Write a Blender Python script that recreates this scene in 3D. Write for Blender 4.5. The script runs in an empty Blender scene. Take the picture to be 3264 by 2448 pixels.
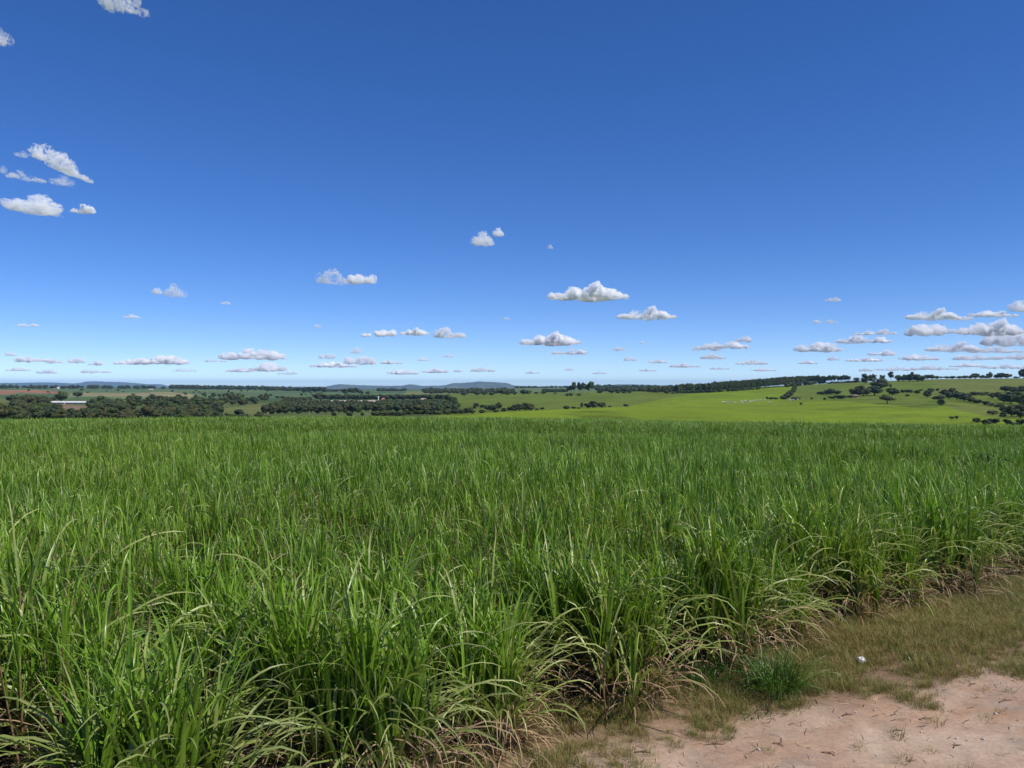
import bpy, bmesh, math, random
import numpy as np
from mathutils import Vector, Matrix, Euler

# ------------------------------------------------------------------ camera, sky, sun, exposure
sc = bpy.context.scene
COL = sc.collection
H = 3.0                       # eye height over the track
F = 2632.0                    # focal length in photograph pixels (3264 wide)
CX, CY = 1632.0, 1225.0
cam_d = bpy.data.cameras.new('camera')
cam_d.sensor_width = 36.0
cam_d.lens = F / 3264.0 * 36.0
cam_d.clip_start = 0.1
cam_d.clip_end = 300000.0
cam = bpy.data.objects.new('camera', cam_d)
cam.location = (0, 0, H)
cam.rotation_euler = (math.radians(90.0), 0, 0)
COL.objects.link(cam)
sc.camera = cam

SUN_AZ, SUN_EL = 118.0, 52.0   # clockwise from the view direction (+Y)
world = bpy.data.worlds.new('World')
sc.world = world
world.use_nodes = True
wn = world.node_tree
for n in list(wn.nodes):
    wn.nodes.remove(n)
sky = wn.nodes.new('ShaderNodeTexSky')
sky.sky_type = 'NISHITA'
sky.sun_disc = False
sky.sun_elevation = math.radians(SUN_EL)
sky.sun_rotation = math.radians(SUN_AZ)
sky.altitude = 2000
sky.air_density = 0.62
sky.dust_density = 0.0
sky.ozone_density = 4.0
hs = wn.nodes.new('ShaderNodeHueSaturation')
hs.inputs['Hue'].default_value = 0.513
hs.inputs['Saturation'].default_value = 1.33
bg = wn.nodes.new('ShaderNodeBackground')
bg.inputs['Strength'].default_value = 0.20
wo = wn.nodes.new('ShaderNodeOutputWorld')
gm = wn.nodes.new('ShaderNodeGamma')
gm.inputs['Gamma'].default_value = 0.84
wn.links.new(sky.outputs[0], gm.inputs['Color'])
wn.links.new(gm.outputs[0], hs.inputs['Color'])
wn.links.new(hs.outputs[0], bg.inputs['Color'])
wn.links.new(bg.outputs[0], wo.inputs['Surface'])

sun_d = bpy.data.lights.new('sun', 'SUN')
sun_d.energy = 5.0
sun_d.angle = math.radians(0.5)
sun_d.color = (1.0, 0.95, 0.87)
sun = bpy.data.objects.new('sun', sun_d)
COL.objects.link(sun)
_a, _e = math.radians(SUN_AZ), math.radians(SUN_EL)
SUN_DIR = Vector((math.sin(_a) * math.cos(_e), math.cos(_a) * math.cos(_e), math.sin(_e)))
sun.rotation_euler = SUN_DIR.to_track_quat('Z', 'Y').to_euler()
sun.location = SUN_DIR * 100

vs = sc.view_settings
vs.view_transform = 'Standard'
vs.look = 'None'
vs.exposure = 0.0
vs.gamma = 1.0
vs.use_curve_mapping = False
cy = sc.cycles
cy.use_denoising = True
cy.max_bounces = 24
cy.diffuse_bounces = 3
cy.glossy_bounces = 2
cy.transmission_bounces = 3
cy.transparent_max_bounces = 4
cy.volume_bounces = 24
cy.volume_step_rate = 0.4
cy.volume_max_steps = 256
cy.sample_clamp_indirect = 4.0

rng = np.random.default_rng(7)
R = random.Random(11)
DETAIL = 1.0

# ------------------------------------------------------------------ helpers
def tag(o, label=None, cat=None, group=None, kind=None):
    if label: o['label'] = label
    if cat: o['category'] = cat
    if group: o['group'] = group
    if kind: o['kind'] = kind
    return o

def link(o, parent=None):
    COL.objects.link(o)
    if parent is not None:
        o.parent = parent
    return o

def empty(name, loc=(0, 0, 0), rz=0.0, s=(1, 1, 1)):
    o = bpy.data.objects.new(name, None)
    o.empty_display_size = 0.2
    o.location = loc
    o.rotation_euler = (0, 0, rz)
    o.scale = s
    return link(o)

def mesh_np(name, V, Fc, mat=None, col=None, smooth=False):
    """V (n,3) array, Fc (m,4) or (m,3) array or a list of index lists."""
    me = bpy.data.meshes.new(name)
    V = np.asarray(V, np.float32)
    if isinstance(Fc, np.ndarray):
        k = Fc.shape[1]
        me.vertices.add(len(V))
        me.vertices.foreach_set('co', V.ravel())
        me.loops.add(Fc.size)
        me.loops.foreach_set('vertex_index', Fc.astype(np.int32).ravel())
        me.polygons.add(len(Fc))
        me.polygons.foreach_set('loop_start', np.arange(0, Fc.size, k, dtype=np.int32))
        me.update(calc_edges=True)
    else:
        me.from_pydata([tuple(v) for v in V], [], Fc)
    if col is not None:
        a = me.color_attributes.new('Col', 'FLOAT_COLOR', 'POINT')
        c = np.ones((len(V), 4), np.float32)
        c[:, :3] = col
        a.data.foreach_set('color', c.ravel())
    if smooth:
        me.polygons.foreach_set('use_smooth', np.ones(len(me.polygons), dtype=bool))
    if mat: me.materials.append(mat)
    me.validate()
    return me

def obj(name, me, parent=None):
    return link(bpy.data.objects.new(name, me), parent)

class NT:
    """tiny node helper"""
    def __init__(s, name):
        s.m = bpy.data.materials.new(name)
        s.m.use_nodes = True
        s.t = s.m.node_tree
        for n in list(s.t.nodes): s.t.nodes.remove(n)
        s.out = s.t.nodes.new('ShaderNodeOutputMaterial')
    def n(s, typ, **kw):
        nd = s.t.nodes.new('ShaderNode' + typ)
        for k, v in kw.items():
            if k.startswith('_'):
                setattr(nd, k[1:], v)
            else:
                key = k
                if key.isdigit() or (key[0] == 'i' and key[1:].isdigit()):
                    key = int(key.lstrip('i'))
                sock = nd.inputs[key.replace('__', ' ') if isinstance(key, str) else key]
                if hasattr(v, 'is_output') or isinstance(v, bpy.types.NodeSocket):
                    s.t.links.new(v, sock)
                else:
                    sock.default_value = v
        return nd
    def math(s, op, a, b=0.0, c=0.0, clamp=False):
        return s.n('Math', _operation=op, _use_clamp=clamp, i0=a, i1=b, i2=c).outputs[0]
    def mix(s, f, a, b, mode='MIX'):
        nd = s.t.nodes.new('ShaderNodeMix')
        nd.data_type = 'RGBA'; nd.blend_type = mode
        for i, v in ((0, f), (6, a), (7, b)):
            if isinstance(v, bpy.types.NodeSocket): s.t.links.new(v, nd.inputs[i])
            else: nd.inputs[i].default_value = v if i == 0 else (tuple(v) + (1,))[:4]
        return nd.outputs[2]
    def noise(s, vec, scale, detail=4.0, rough=0.55, dist=0.0):
        nd = s.n('TexNoise', Scale=scale, Detail=detail, Roughness=rough, Distortion=dist)
        if vec is not None: s.t.links.new(vec, nd.inputs['Vector'])
        return nd.outputs[0]
    def ramp(s, fac, stops):
        nd = s.t.nodes.new('ShaderNodeValToRGB')
        e = nd.color_ramp.elements
        while len(e) < len(stops): e.new(0.5)
        for el, (p, c) in zip(e, stops):
            el.position = p
            el.color = (c, c, c, 1) if isinstance(c, (int, float)) else tuple(c) + (1,)
        s.t.links.new(fac, nd.inputs[0])
        return nd.outputs[0]
    def surf(s, shader):
        s.t.links.new(shader, s.out.inputs['Surface'])
        return s.m

def plain(name, col, rough=0.8, var=0.25, scale=3.0, spec=0.3, bump=0.0):
    t = NT(name)
    co = t.n('TexCoord').outputs['Object']
    nz = t.noise(co, scale, 5, 0.6)
    c = t.mix(nz, [x * (1 - var) for x in col], [min(1, x * (1 + var)) for x in col])
    b = t.n('BsdfPrincipled', Base__Color=c, Roughness=rough)
    b.inputs['Specular IOR Level'].default_value = spec
    if bump:
        bp = t.n('Bump', Strength=bump, Height=nz, Distance=0.05)
        t.t.links.new(bp.outputs[0], b.inputs['Normal'])
    return t.surf(b.outputs[0])

# ------------------------------------------------------------------ value noise for terrain relief
_NT = np.random.default_rng(3).random((256, 256))
def vnoise(x, y):
    xi, yi = np.floor(x).astype(int), np.floor(y).astype(int)
    fx, fy = x - xi, y - yi
    fx, fy = fx * fx * (3 - 2 * fx), fy * fy * (3 - 2 * fy)
    g = lambda a, b: _NT[a & 255, b & 255]
    return (g(xi, yi) * (1 - fx) + g(xi + 1, yi) * fx) * (1 - fy) + (g(xi, yi + 1) * (1 - fx) + g(xi + 1, yi + 1) * fx) * fy
def fbm(x, y, o=4):
    x, y = np.asarray(x, float), np.asarray(y, float)
    s, a, t = 0, 1.0, 0
    for k in range(o):
        s = s + a * vnoise(x * 2 ** k + 17.3 * k, y * 2 ** k + 5.1 * k); t += a; a *= 0.5
    return s / t

# ------------------------------------------------------------------ terrain
CROSS_Y = [(-2000, 1340), (0, 1337), (600, 1333), (1100, 1330), (1500, 1331), (1900, 1337), (2300, 1346), (2700, 1351), (3264, 1358), (5300, 1375)]
CREST = 215.0
PROFILE = {   # photograph column: (distance, image row of the ground there)
    -600: [(260, 1356), (350, 1350), (450, 1338), (600, 1312), (800, 1286), (1200, 1262), (2000, 1248), (3000, 1238), (3600, 1231)],
    0:    [(260, 1354), (350, 1348), (450, 1338), (600, 1312), (800, 1286), (1200, 1262), (2000, 1248), (3000, 1239), (3600, 1233)],
    440:  [(260, 1350), (350, 1343), (450, 1334), (600, 1308), (800, 1284), (1200, 1264), (2000, 1248), (3000, 1240), (3600, 1235)],
    880:  [(260, 1345), (350, 1334), (450, 1326), (600, 1309), (800, 1288), (1200, 1270), (2000, 1252), (3000, 1243), (3600, 1240)],
    1300: [(260, 1340), (350, 1331), (450, 1322), (600, 1304), (800, 1284), (1200, 1268), (2000, 1252), (3000, 1245), (3600, 1242)],
    1550: [(260, 1338), (320, 1333), (420, 1317), (600, 1302), (800, 1280), (1000, 1263), (1600, 1254), (2500, 1246), (3500, 1238)],
    1900: [(260, 1342), (330, 1332), (450, 1303), (600, 1290), (800, 1270), (1000, 1256), (1500, 1251), (2300, 1243), (3200, 1234)],
    2200: [(260, 1350), (330, 1340), (450, 1312), (600, 1291), (800, 1270), (1000, 1255), (1300, 1246), (2000, 1243), (3000, 1238)],
    2500: [(260, 1354), (330, 1345), (450, 1318), (600, 1294), (800, 1266), (1000, 1240), (1200, 1230), (1800, 1232), (3000, 1236)],
    2750: [(260, 1356), (330, 1348), (450, 1320), (600, 1292), (800, 1262), (1000, 1235), (1250, 1218), (1800, 1222), (3000, 1232)],
    2960: [(260, 1360), (330, 1350), (450, 1318), (600, 1288), (800, 1256), (1000, 1228), (1300, 1208), (1800, 1215), (3000, 1230)],
    3264: [(260, 1364), (330, 1356), (450, 1330), (600, 1300), (800, 1262), (1000, 1230), (1300, 1206), (1800, 1214), (3000, 1230)],
    4600: [(260, 1372), (330, 1364), (450, 1335), (600, 1300), (800, 1262), (1000, 1230), (1300, 1206), (1800, 1214), (3000, 1230)],
}
_LR = np.linspace(math.log(1.0), math.log(30000.0), 700)
_XC = np.linspace(-900, 4900, 117)
def _build_profiles():
    cols = sorted(PROFILE)
    tab = []
    for c in cols:
        ca = 1 / math.sqrt(1 + ((c - CX) / F) ** 2)
        yc = np.interp(c, [a for a, b in CROSS_Y], [b for a, b in CROSS_Y])
        zc = H - (yc - CY) / F * CREST * ca - 1.5
        rr = list(range(13, 31, 2)) + list(range(35, 215, 10))
        rs = [1, 11] + rr + [CREST, 238, 275]
        zs = [0, 0] + [zc * ((r - 11) / (CREST - 11)) ** 0.88 for r in rr] + [zc, zc - 1.6, zc - 4.6]
        for r, y in PROFILE[c]:
            if r < 340: continue
            rs.append(r); zs.append(H - (y - CY) / F * r * ca)
        zl = zs[-1]
        rs += [5000, 8000, 30000]; zs += [zl - 25, zl - 45, zl - 45]
        z = np.interp(_LR, np.log(rs), zs)
        k = np.exp(-0.5 * (np.arange(-9, 10) / 3.0) ** 2); k /= k.sum()
        zp = np.pad(z, 9, mode='edge')
        tab.append(np.convolve(zp, k, 'valid'))
    tab = np.array(tab)
    G = np.array([np.interp(_XC, cols, tab[:, i]) for i in range(len(_LR))]).T
    k = np.exp(-0.5 * (np.arange(-6, 7) / 2.2) ** 2); k /= k.sum()
    Gp = np.pad(G, ((6, 6), (0, 0)), mode='edge')
    return sum(k[i] * Gp[i:i + len(_XC)] for i in range(13))
_G = _build_profiles()

BANKS = [(40.0, 0.25), (76.0, 0.8), (128.0, 0.7)]      # contour banks across the cane
def bank_r(X, Y):
    return np.hypot(X, Y) + 2.2 * np.sin(X * 0.045 + 1.0) - 0.07 * X
def ground_z(X, Y):
    X, Y = np.asarray(X, float), np.asarray(Y, float)
    r = np.hypot(X, Y) + 1e-6
    az = np.arctan2(X, Y)
    azc = np.clip(az, -0.9, 0.9)
    x = np.clip(CX + F * np.tan(azc), _XC[0], _XC[-1])
    fi = (x - _XC[0]) / (_XC[1] - _XC[0]); i0 = np.clip(fi.astype(int), 0, len(_XC) - 2); fx = fi - i0
    fj = (np.clip(np.log(r), _LR[0], _LR[-1]) - _LR[0]) / (_LR[1] - _LR[0]); j0 = np.clip(fj.astype(int), 0, len(_LR) - 2); fy = fj - j0
    z = (_G[i0, j0] * (1 - fx) + _G[i0 + 1, j0] * fx) * (1 - fy) + (_G[i0, j0 + 1] * (1 - fx) + _G[i0 + 1, j0 + 1] * fx) * fy
    br = bank_r(X, Y)
    for b, h in BANKS:
        z = z + (h * np.exp(-((br - b) / 4.5) ** 2) - 0.5 * h * np.exp(-((br - b + 8.0) / 3.0) ** 2)) * (r < 200)
    far = np.clip((r - 250) / 300, 0, 1)
    z = z + far * (fbm(X / 90.0, Y / 90.0, 3) - 0.5) * 1.6
    return z
def gz(X, Y): return float(ground_z(np.array([X]), np.array([Y]))[0])
def to_px(X, Y, Z): return CX + F * X / Y, CY - F * (Z - H) / Y
_RS = np.geomspace(300, 4200, 900)
def hit(x, y, rmin=300):
    """first place past the cane crest where the ground shows at photograph pixel (x, y)"""
    az = math.atan((x - CX) / F)
    X, Y = _RS * math.sin(az), _RS * math.cos(az)
    py = CY - F * (ground_z(X, Y) - H) / Y
    ok = np.where((py <= y) & (_RS >= rmin))[0]
    i = ok[0] if len(ok) else int(np.argmin(np.abs(py - y)))
    return float(X[i]), float(Y[i]), gz(X[i], Y[i]), float(_RS[i])
def on_ray(x, r):
    az = math.atan((x - CX) / F)
    X, Y = r * math.sin(az), r * math.cos(az)
    return X, Y, gz(X, Y)

# the edge of the cane along the track: a line through E0 with direction ED; EN points to the track
E0 = np.array([0.16, 6.57]); ED = np.array([7.0, 6.1]); ED /= np.linalg.norm(ED); EN = np.array([ED[1], -ED[0]])
def edge_sd(X, Y):
    """(distance along the edge, distance out towards the track)"""
    dx, dy = np.asarray(X) - E0[0], np.asarray(Y) - E0[1]
    return dx * ED[0] + dy * ED[1], dx * EN[0] + dy * EN[1]

def poly_mask(px, py, poly):
    inside = np.zeros(px.shape, bool)
    n = len(poly)
    for i in range(n):
        x1, y1 = poly[i]; x2, y2 = poly[(i + 1) % n]
        if y1 == y2: continue
        c = ((y1 > py) != (y2 > py)) & (px < (x2 - x1) * (py - y1) / (y2 - y1) + x1)
        inside ^= c
    return inside

def make_ground():
    az = np.concatenate([np.radians(np.arange(-180, -46, 6.0)), np.radians(np.arange(-46, 46.01, 0.25)), np.radians(np.arange(52, 180, 6.0))])
    rs = np.concatenate([[0.4], np.geomspace(1.5, 4500, 520), np.geomspace(4700, 21000, 24)])
    A, Rr = np.meshgrid(az, rs, indexing='ij')
    X, Y = Rr * np.sin(A), Rr * np.cos(A)
    Z = ground_z(X, Y)
    na, nr = A.shape
    # land cover, albedo of what grows there
    px = CX + F * np.tan(np.clip(A, -1.2, 1.2)); py = CY - F * (Z - H) / np.maximum(Y, 1e-3)
    wob = (fbm(X / 60, Y / 60, 3) - 0.5) * 5
    pyw = py + wob * 0.6
    C = np.zeros(A.shape + (3,))
    C[:] = (0.085, 0.115, 0.030)                                   # rough pasture
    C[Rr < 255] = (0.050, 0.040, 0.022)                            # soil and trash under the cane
    front = (np.abs(A) < 1.2)
    big = front & (Rr >= 255)
    field = big & (px > 1380) & (Rr < 1500)
    C[field] = (0.110, 0.150, 0.017)                               # dull pasture
    lower = [(1380, 1420), (1380, 1331), (1480, 1326), (1600, 1313), (1735, 1308), (1800, 1305), (1940, 1300), (2000, 1297), (2060, 1284), (2100, 1275),
             (2200, 1258), (2260, 1252), (2400, 1236), (2540, 1228), (2535, 1240), (2500, 1276), (2650, 1277), (2820, 1289), (2900, 1297), (2960, 1298), (3000, 1293), (3010, 1288),
             (3100, 1310), (3264, 1330), (4600, 1340), (4600, 1420)]
    m = big & poly_mask(px, pyw, lower) & (Rr < 1400)
    C[m] = (0.145, 0.207, 0.009)                                   # bright sown grass
    m = big & poly_mask(px, pyw, [(3010, 1286), (3264, 1296), (4600, 1300), (4600, 1345), (3150, 1330), (3040, 1305)]) & (Rr < 1400)
    C[m] = (0.128, 0.156, 0.026)
    m = big & poly_mask(px, pyw, [(2960, 1265), (2990, 1208), (3264, 1204), (4600, 1200), (4600, 1250), (3264, 1250), (3100, 1262)]) & (Rr < 1600)
    C[m] = (0.122, 0.148, 0.027)
    far = big & (Rr > 1000) & (px < 1380)
    C[far] = (0.085, 0.130, 0.050)                                 # blue-green far crop
    m = big & (Rr > 1000) & poly_mask(px, pyw, [(200, 1268), (240, 1252), (400, 1253), (540, 1250), (620, 1259), (620, 1272), (400, 1273), (330, 1264)])
    C[m] = (0.215, 0.200, 0.095)
    m = big & poly_mask(px, pyw, [(120, 1285), (130, 1287), (210, 1290), (290, 1296), (300, 1318), (240, 1312), (180, 1296)])
    C[m] = (0.20, 0.13, 0.085)                                      # bare earth below the sheds
    m = big & (Rr > 900) & poly_mask(px, pyw, [(-900, 1244), (30, 1246), (60, 1246), (100, 1244), (160, 1247), (220, 1255), (150, 1256), (60, 1252), (30, 1258), (-900, 1262)])
    C[m] = (0.26, 0.125, 0.07)                                     # red earth
    m = big & poly_mask(px, pyw, [(655, 1310), (820, 1290), (870, 1288), (850, 1330), (650, 1325)])
    C[m] = (0.125, 0.140, 0.040)
    m = big & poly_mask(px, pyw, [(1290, 1260), (1290, 1248), (1380, 1250), (1380, 1256)])
    C[m] = (0.17, 0.18, 0.06)
    farr = big & (Rr > 1500) & (px >= 1380)
    C[farr] = (0.10, 0.145, 0.045)
    C[Rr > 4300] = (0.06, 0.09, 0.04)
    # strips of different crops and stubble on the far slopes
    sf = fbm(X / 420 + 7, Y / 150 + 3, 4); sg = fbm(X / 130, Y / 320 + 20, 3)
    kf = (big & (Rr > 700) & (px < 1450))[..., None]
    tint = np.where((sf > 0.60)[..., None], [[[1.35, 1.2, 1.2]]], np.where((sf < 0.40)[..., None], [[[0.72, 0.85, 0.8]]], [[[1.0, 1.0, 1.0]]])) * (0.8 + 0.4 * sg[..., None])
    C = np.where(kf, C * tint, C)
    # darker scrubby streaks on the pastures (low growth with its own shape)
    st = fbm(X / 45 + 40, Y / 60, 4)
    k = np.clip((st - 0.66) * 9, 0, 1)[..., None] * (field[..., None] & (Rr[..., None] < 1400))
    C = C * (1 - 0.38 * k)
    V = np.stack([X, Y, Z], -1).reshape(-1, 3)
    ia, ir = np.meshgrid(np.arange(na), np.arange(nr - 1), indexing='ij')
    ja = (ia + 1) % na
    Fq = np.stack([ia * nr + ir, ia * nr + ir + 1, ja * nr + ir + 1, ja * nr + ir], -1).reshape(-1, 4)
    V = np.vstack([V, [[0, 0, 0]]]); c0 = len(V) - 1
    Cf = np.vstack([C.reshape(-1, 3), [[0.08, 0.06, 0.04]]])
    t = NT('field_ground')
    co = t.n('TexCoord').outputs['Object']
    base = t.n('VertexColor', _layer_name='Col').outputs[0]
    n1 = t.noise(co, 0.018, 6, 0.6)
    n2 = t.noise(co, 0.35, 6, 0.7)
    f1 = t.ramp(n1, [(0.3, 0.76), (0.7, 1.20)])
    f3 = t.ramp(t.noise(co, 0.09, 5, 0.65, 0.6), [(0.3, 0.80), (0.5, 1.02), (0.72, 1.16)])
    f2 = t.ramp(n2, [(0.25, 0.72), (0.75, 1.25)])
    c = t.mix(1.0, base, f1, 'MULTIPLY')
    c = t.mix(1.0, c, f2, 'MULTIPLY')
    c = t.mix(1.0, c, f3, 'MULTIPLY')
    b = t.n('BsdfPrincipled', Base__Color=c, Roughness=0.95)
    b.inputs['Specular IOR Level'].default_value = 0.1
    bp = t.n('Bump', Strength=0.5, Height=n2, Distance=0.6)
    t.t.links.new(bp.outputs[0], b.inputs['Normal'])
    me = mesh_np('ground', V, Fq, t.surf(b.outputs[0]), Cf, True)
    o = obj('ground', me)
    tag(o, 'rolling ground of soil, pasture and far fields', kind='structure')
make_ground()

# near ground along the track: bare sandy dirt with the brown verge
def make_track():
    xs = np.arange(-6.0, 26.0, 0.06); ys = np.arange(2.0, 24.0, 0.06)
    Xg, Yg = np.meshgrid(xs, ys, indexing='ij')
    s, d = edge_sd(Xg, Yg)
    keep = d > -1.6
    rel = (fbm(Xg * 1.1, Yg * 1.1, 5) - 0.5) * 0.07 + (fbm(Xg * 6 + 9, Yg * 6, 3) - 0.5) * 0.016
    rut = -0.035 * np.exp(-((d - 3.1 - 0.25 * np.sin(s * 0.4)) / 0.35) ** 2)
    Z = 0.055 + rel + rut + ground_z(Xg, Yg)
    Z = np.where(d < -1.2, Z - 0.12 * (-1.2 - d) / 0.4, Z)
    idx = -np.ones(Xg.shape, int); idx[keep] = np.arange(keep.sum())
    q = np.stack([idx[:-1, :-1], idx[1:, :-1], idx[1:, 1:], idx[:-1, 1:]], -1).reshape(-1, 4)
    q = q[(q >= 0).all(1)]
    V = np.stack([Xg[keep], Yg[keep], Z[keep]], -1)
    t = NT('sandy_track')
    geo = t.n('NewGeometry').outputs['Position']
    sep = t.n('SeparateXYZ', Vector=geo)
    X, Y = sep.outputs[0], sep.outputs[1]
    dx = t.math('SUBTRACT', X, float(E0[0])); dy = t.math('SUBTRACT', Y, float(E0[1]))
    dd = t.math('ADD', t.math('MULTIPLY', dx, float(EN[0])), t.math('MULTIPLY', dy, float(EN[1])))
    ss = t.math('ADD', t.math('MULTIPLY', dx, float(ED[0])), t.math('MULTIPLY', dy, float(ED[1])))
    wid = t.math('MULTIPLY_ADD', ss, 0.29, 0.46)                       # verge gets wider along the track
    wid = t.math('MINIMUM', t.math('MAXIMUM', wid, 0.4), 2.3)
    nA = t.noise(geo, 0.9, 6, 0.62, 0.4)
    nB = t.noise(geo, 3.5, 6, 0.65)
    nC = t.noise(geo, 26.0, 4, 0.7)
    nD = t.noise(geo, 140.0, 3, 0.7)
    sand = t.mix(t.ramp(nA, [(0.36, 0.0), (0.60, 1.0)]), (0.365, 0.240, 0.162), (0.470, 0.350, 0.255))
    sand = t.mix(t.ramp(t.noise(geo, 0.62, 5, 0.6, 0.5), [(0.50, 0.0), (0.63, 1.0)]), sand, (0.36, 0.215, 0.132))
    grey = t.ramp(t.noise(geo, 1.3, 5, 0.6, 1.0), [(0.50, 0.0), (0.64, 0.6)])
    sand = t.mix(grey, sand, (0.29, 0.228, 0.185))
    sand = t.mix(1.0, sand, t.ramp(nB, [(0.25, 0.80), (0.75, 1.16)]), 'MULTIPLY')
    sand = t.mix(1.0, sand, t.ramp(nC, [(0.25, 0.78), (0.7, 1.12)]), 'MULTIPLY')
    sand = t.mix(1.0, sand, t.ramp(nD, [(0.25, 0.80), (0.7, 1.12)]), 'MULTIPLY')
    soil = t.mix(nB, (0.13, 0.085, 0.045), (0.24, 0.165, 0.10))
    soil = t.mix(1.0, soil, t.ramp(nC, [(0.25, 0.6), (0.75, 1.3)]), 'MULTIPLY')
    k = t.math('SUBTRACT', wid, dd)
    k = t.math('ADD', k, t.math('MULTIPLY', t.math('SUBTRACT', nA, 0.5), 1.8))
    k = t.math('ADD', k, t.math('MULTIPLY', t.math('SUBTRACT', nB, 0.5), 1.6))
    kf = t.ramp(k, [(0.0, 0.0), (0.55, 1.0)])
    c = t.mix(kf, sand, soil)
    b = t.n('BsdfPrincipled', Base__Color=c, Roughness=0.95)
    b.inputs['Specular IOR Level'].default_value = 0.15
    hgt = t.math('ADD', t.math('MULTIPLY', nC, 0.5), t.math('MULTIPLY', nD, 0.3))
    bp = t.n('Bump', Strength=0.55, Height=hgt, Distance=0.02)
    t.t.links.new(bp.outputs[0], b.inputs['Normal'])
    o = obj('dirt_track', mesh_np('dirt_track', V, q, t.surf(b.outputs[0]), None, True))
    tag(o, 'sandy pinkish dirt track beside the cane', kind='structure')
make_track()
def track_z(X, Y):
    s, d = edge_sd(X, Y)
    rel = (fbm(X * 1.1, Y * 1.1, 5) - 0.5) * 0.07 + (fbm(X * 6 + 9, Y * 6, 3) - 0.5) * 0.016
    rut = -0.035 * np.exp(-((d - 3.1 - 0.25 * np.sin(s * 0.4)) / 0.35) ** 2)
    return 0.055 + rel + rut + ground_z(X, Y)

# ------------------------------------------------------------------ sugarcane
def leaf_mat(name, rough=0.34, trans=0.27, spec=0.42):
    t = NT(name)
    base = t.n('VertexColor', _layer_name='Col').outputs[0]
    rnd = t.n('ObjectInfo').outputs['Random']
    geo = t.n('NewGeometry')
    big = t.noise(geo.outputs['Position'], 0.11, 4, 0.6)
    tint = t.mix(t.ramp(big, [(0.32, 0.0), (0.68, 1.0)]), (0.90, 0.98, 1.0), (1.14, 1.06, 0.86))
    c = t.mix(1.0, base, tint, 'MULTIPLY')
    c = t.mix(1.0, c, t.ramp(rnd, [(0.0, 0.80), (1.0, 1.16)]), 'MULTIPLY')
    b = t.n('BsdfPrincipled', Base__Color=c, Roughness=rough)
    b.inputs['Specular IOR Level'].default_value = spec
    tr = t.n('BsdfTranslucent', Color=t.mix(1.0, c, (1.15, 1.25, 0.6), 'MULTIPLY'))
    mx = t.n('MixShader', i0=trans, i1=b.outputs[0], i2=tr.outputs[0])
    return t.surf(mx.outputs[0])
MAT_CANE = leaf_mat('cane_leaf')
MAT_DRY = leaf_mat('cane_dry_leaf', 0.6, 0.2, 0.3)
MAT_GRASS = leaf_mat('verge_grass_blade', 0.6, 0.25, 0.25)

def leaf_strips(base, head, tilt, length, width, bend, curl, fold, col0, col1, nseg=7, twist=None):
    """Many leaf blades at once: every blade an arching folded strip. Arrays of n; colours (n,3) at foot and tip."""
    n = len(base)
    s = np.linspace(0, 1, nseg + 1)
    th = tilt[:, None] + bend[:, None] * s[None] ** 2.0 + curl[:, None] * np.clip((s[None] - 0.62) / 0.38, 0, 1) ** 1.5
    ds = (length / nseg)[:, None]
    mid = 0.5 * (th[:, 1:] + th[:, :-1])
    rr = np.concatenate([np.zeros((n, 1)), np.cumsum(np.sin(mid) * ds, 1)], 1)
    zz = np.concatenate([np.zeros((n, 1)), np.cumsum(np.cos(mid) * ds, 1)], 1)
    ch, sh = np.cos(head), np.sin(head)
    P = np.stack([base[:, 0:1] + rr * ch[:, None], base[:, 1:2] + rr * sh[:, None], base[:, 2:3] + zz], -1)
    wprof = np.minimum(1.0, 0.45 + 2.6 * s) * np.clip(1 - s, 0, 1) ** 0.62
    w = width[:, None] * wprof[None] * 0.5
    tw = (0 if twist is None else twist[:, None]) * s[None] ** 1.3
    side = np.stack([-sh[:, None] + 0 * th, ch[:, None] + 0 * th, 0 * th], -1)
    nrm = np.stack([-np.cos(th) * ch[:, None], -np.cos(th) * sh[:, None], np.sin(th)], -1)
    ct, st = np.cos(tw)[..., None], np.sin(tw)[..., None]
    sd = side * ct + nrm * st
    nn = nrm * ct - side * st
    f = (fold[:, None] * w)[..., None]
    A = P + sd * w[..., None] + nn * f
    B = P - sd * w[..., None] + nn * f
    V = np.stack([A, P, B], 2)                    # n, seg+1, 3, 3
    k = nseg + 1
    i = np.arange(n)[:, None, None] * (k * 3) + np.arange(nseg)[None, :, None] * 3
    q1 = np.concatenate([i, i + 1, i + 4, i + 3], 2)
    q2 = np.concatenate([i + 1, i + 2, i + 5, i + 4], 2)
    Fq = np.concatenate([q1.reshape(-1, 4), q2.reshape(-1, 4)])
    m = (s ** 1.4)[None, :, None, None]
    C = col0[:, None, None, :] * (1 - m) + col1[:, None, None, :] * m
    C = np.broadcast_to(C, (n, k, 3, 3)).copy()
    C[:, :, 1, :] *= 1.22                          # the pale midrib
    return V.reshape(-1, 3), Fq, C.reshape(-1, 3)

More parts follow.
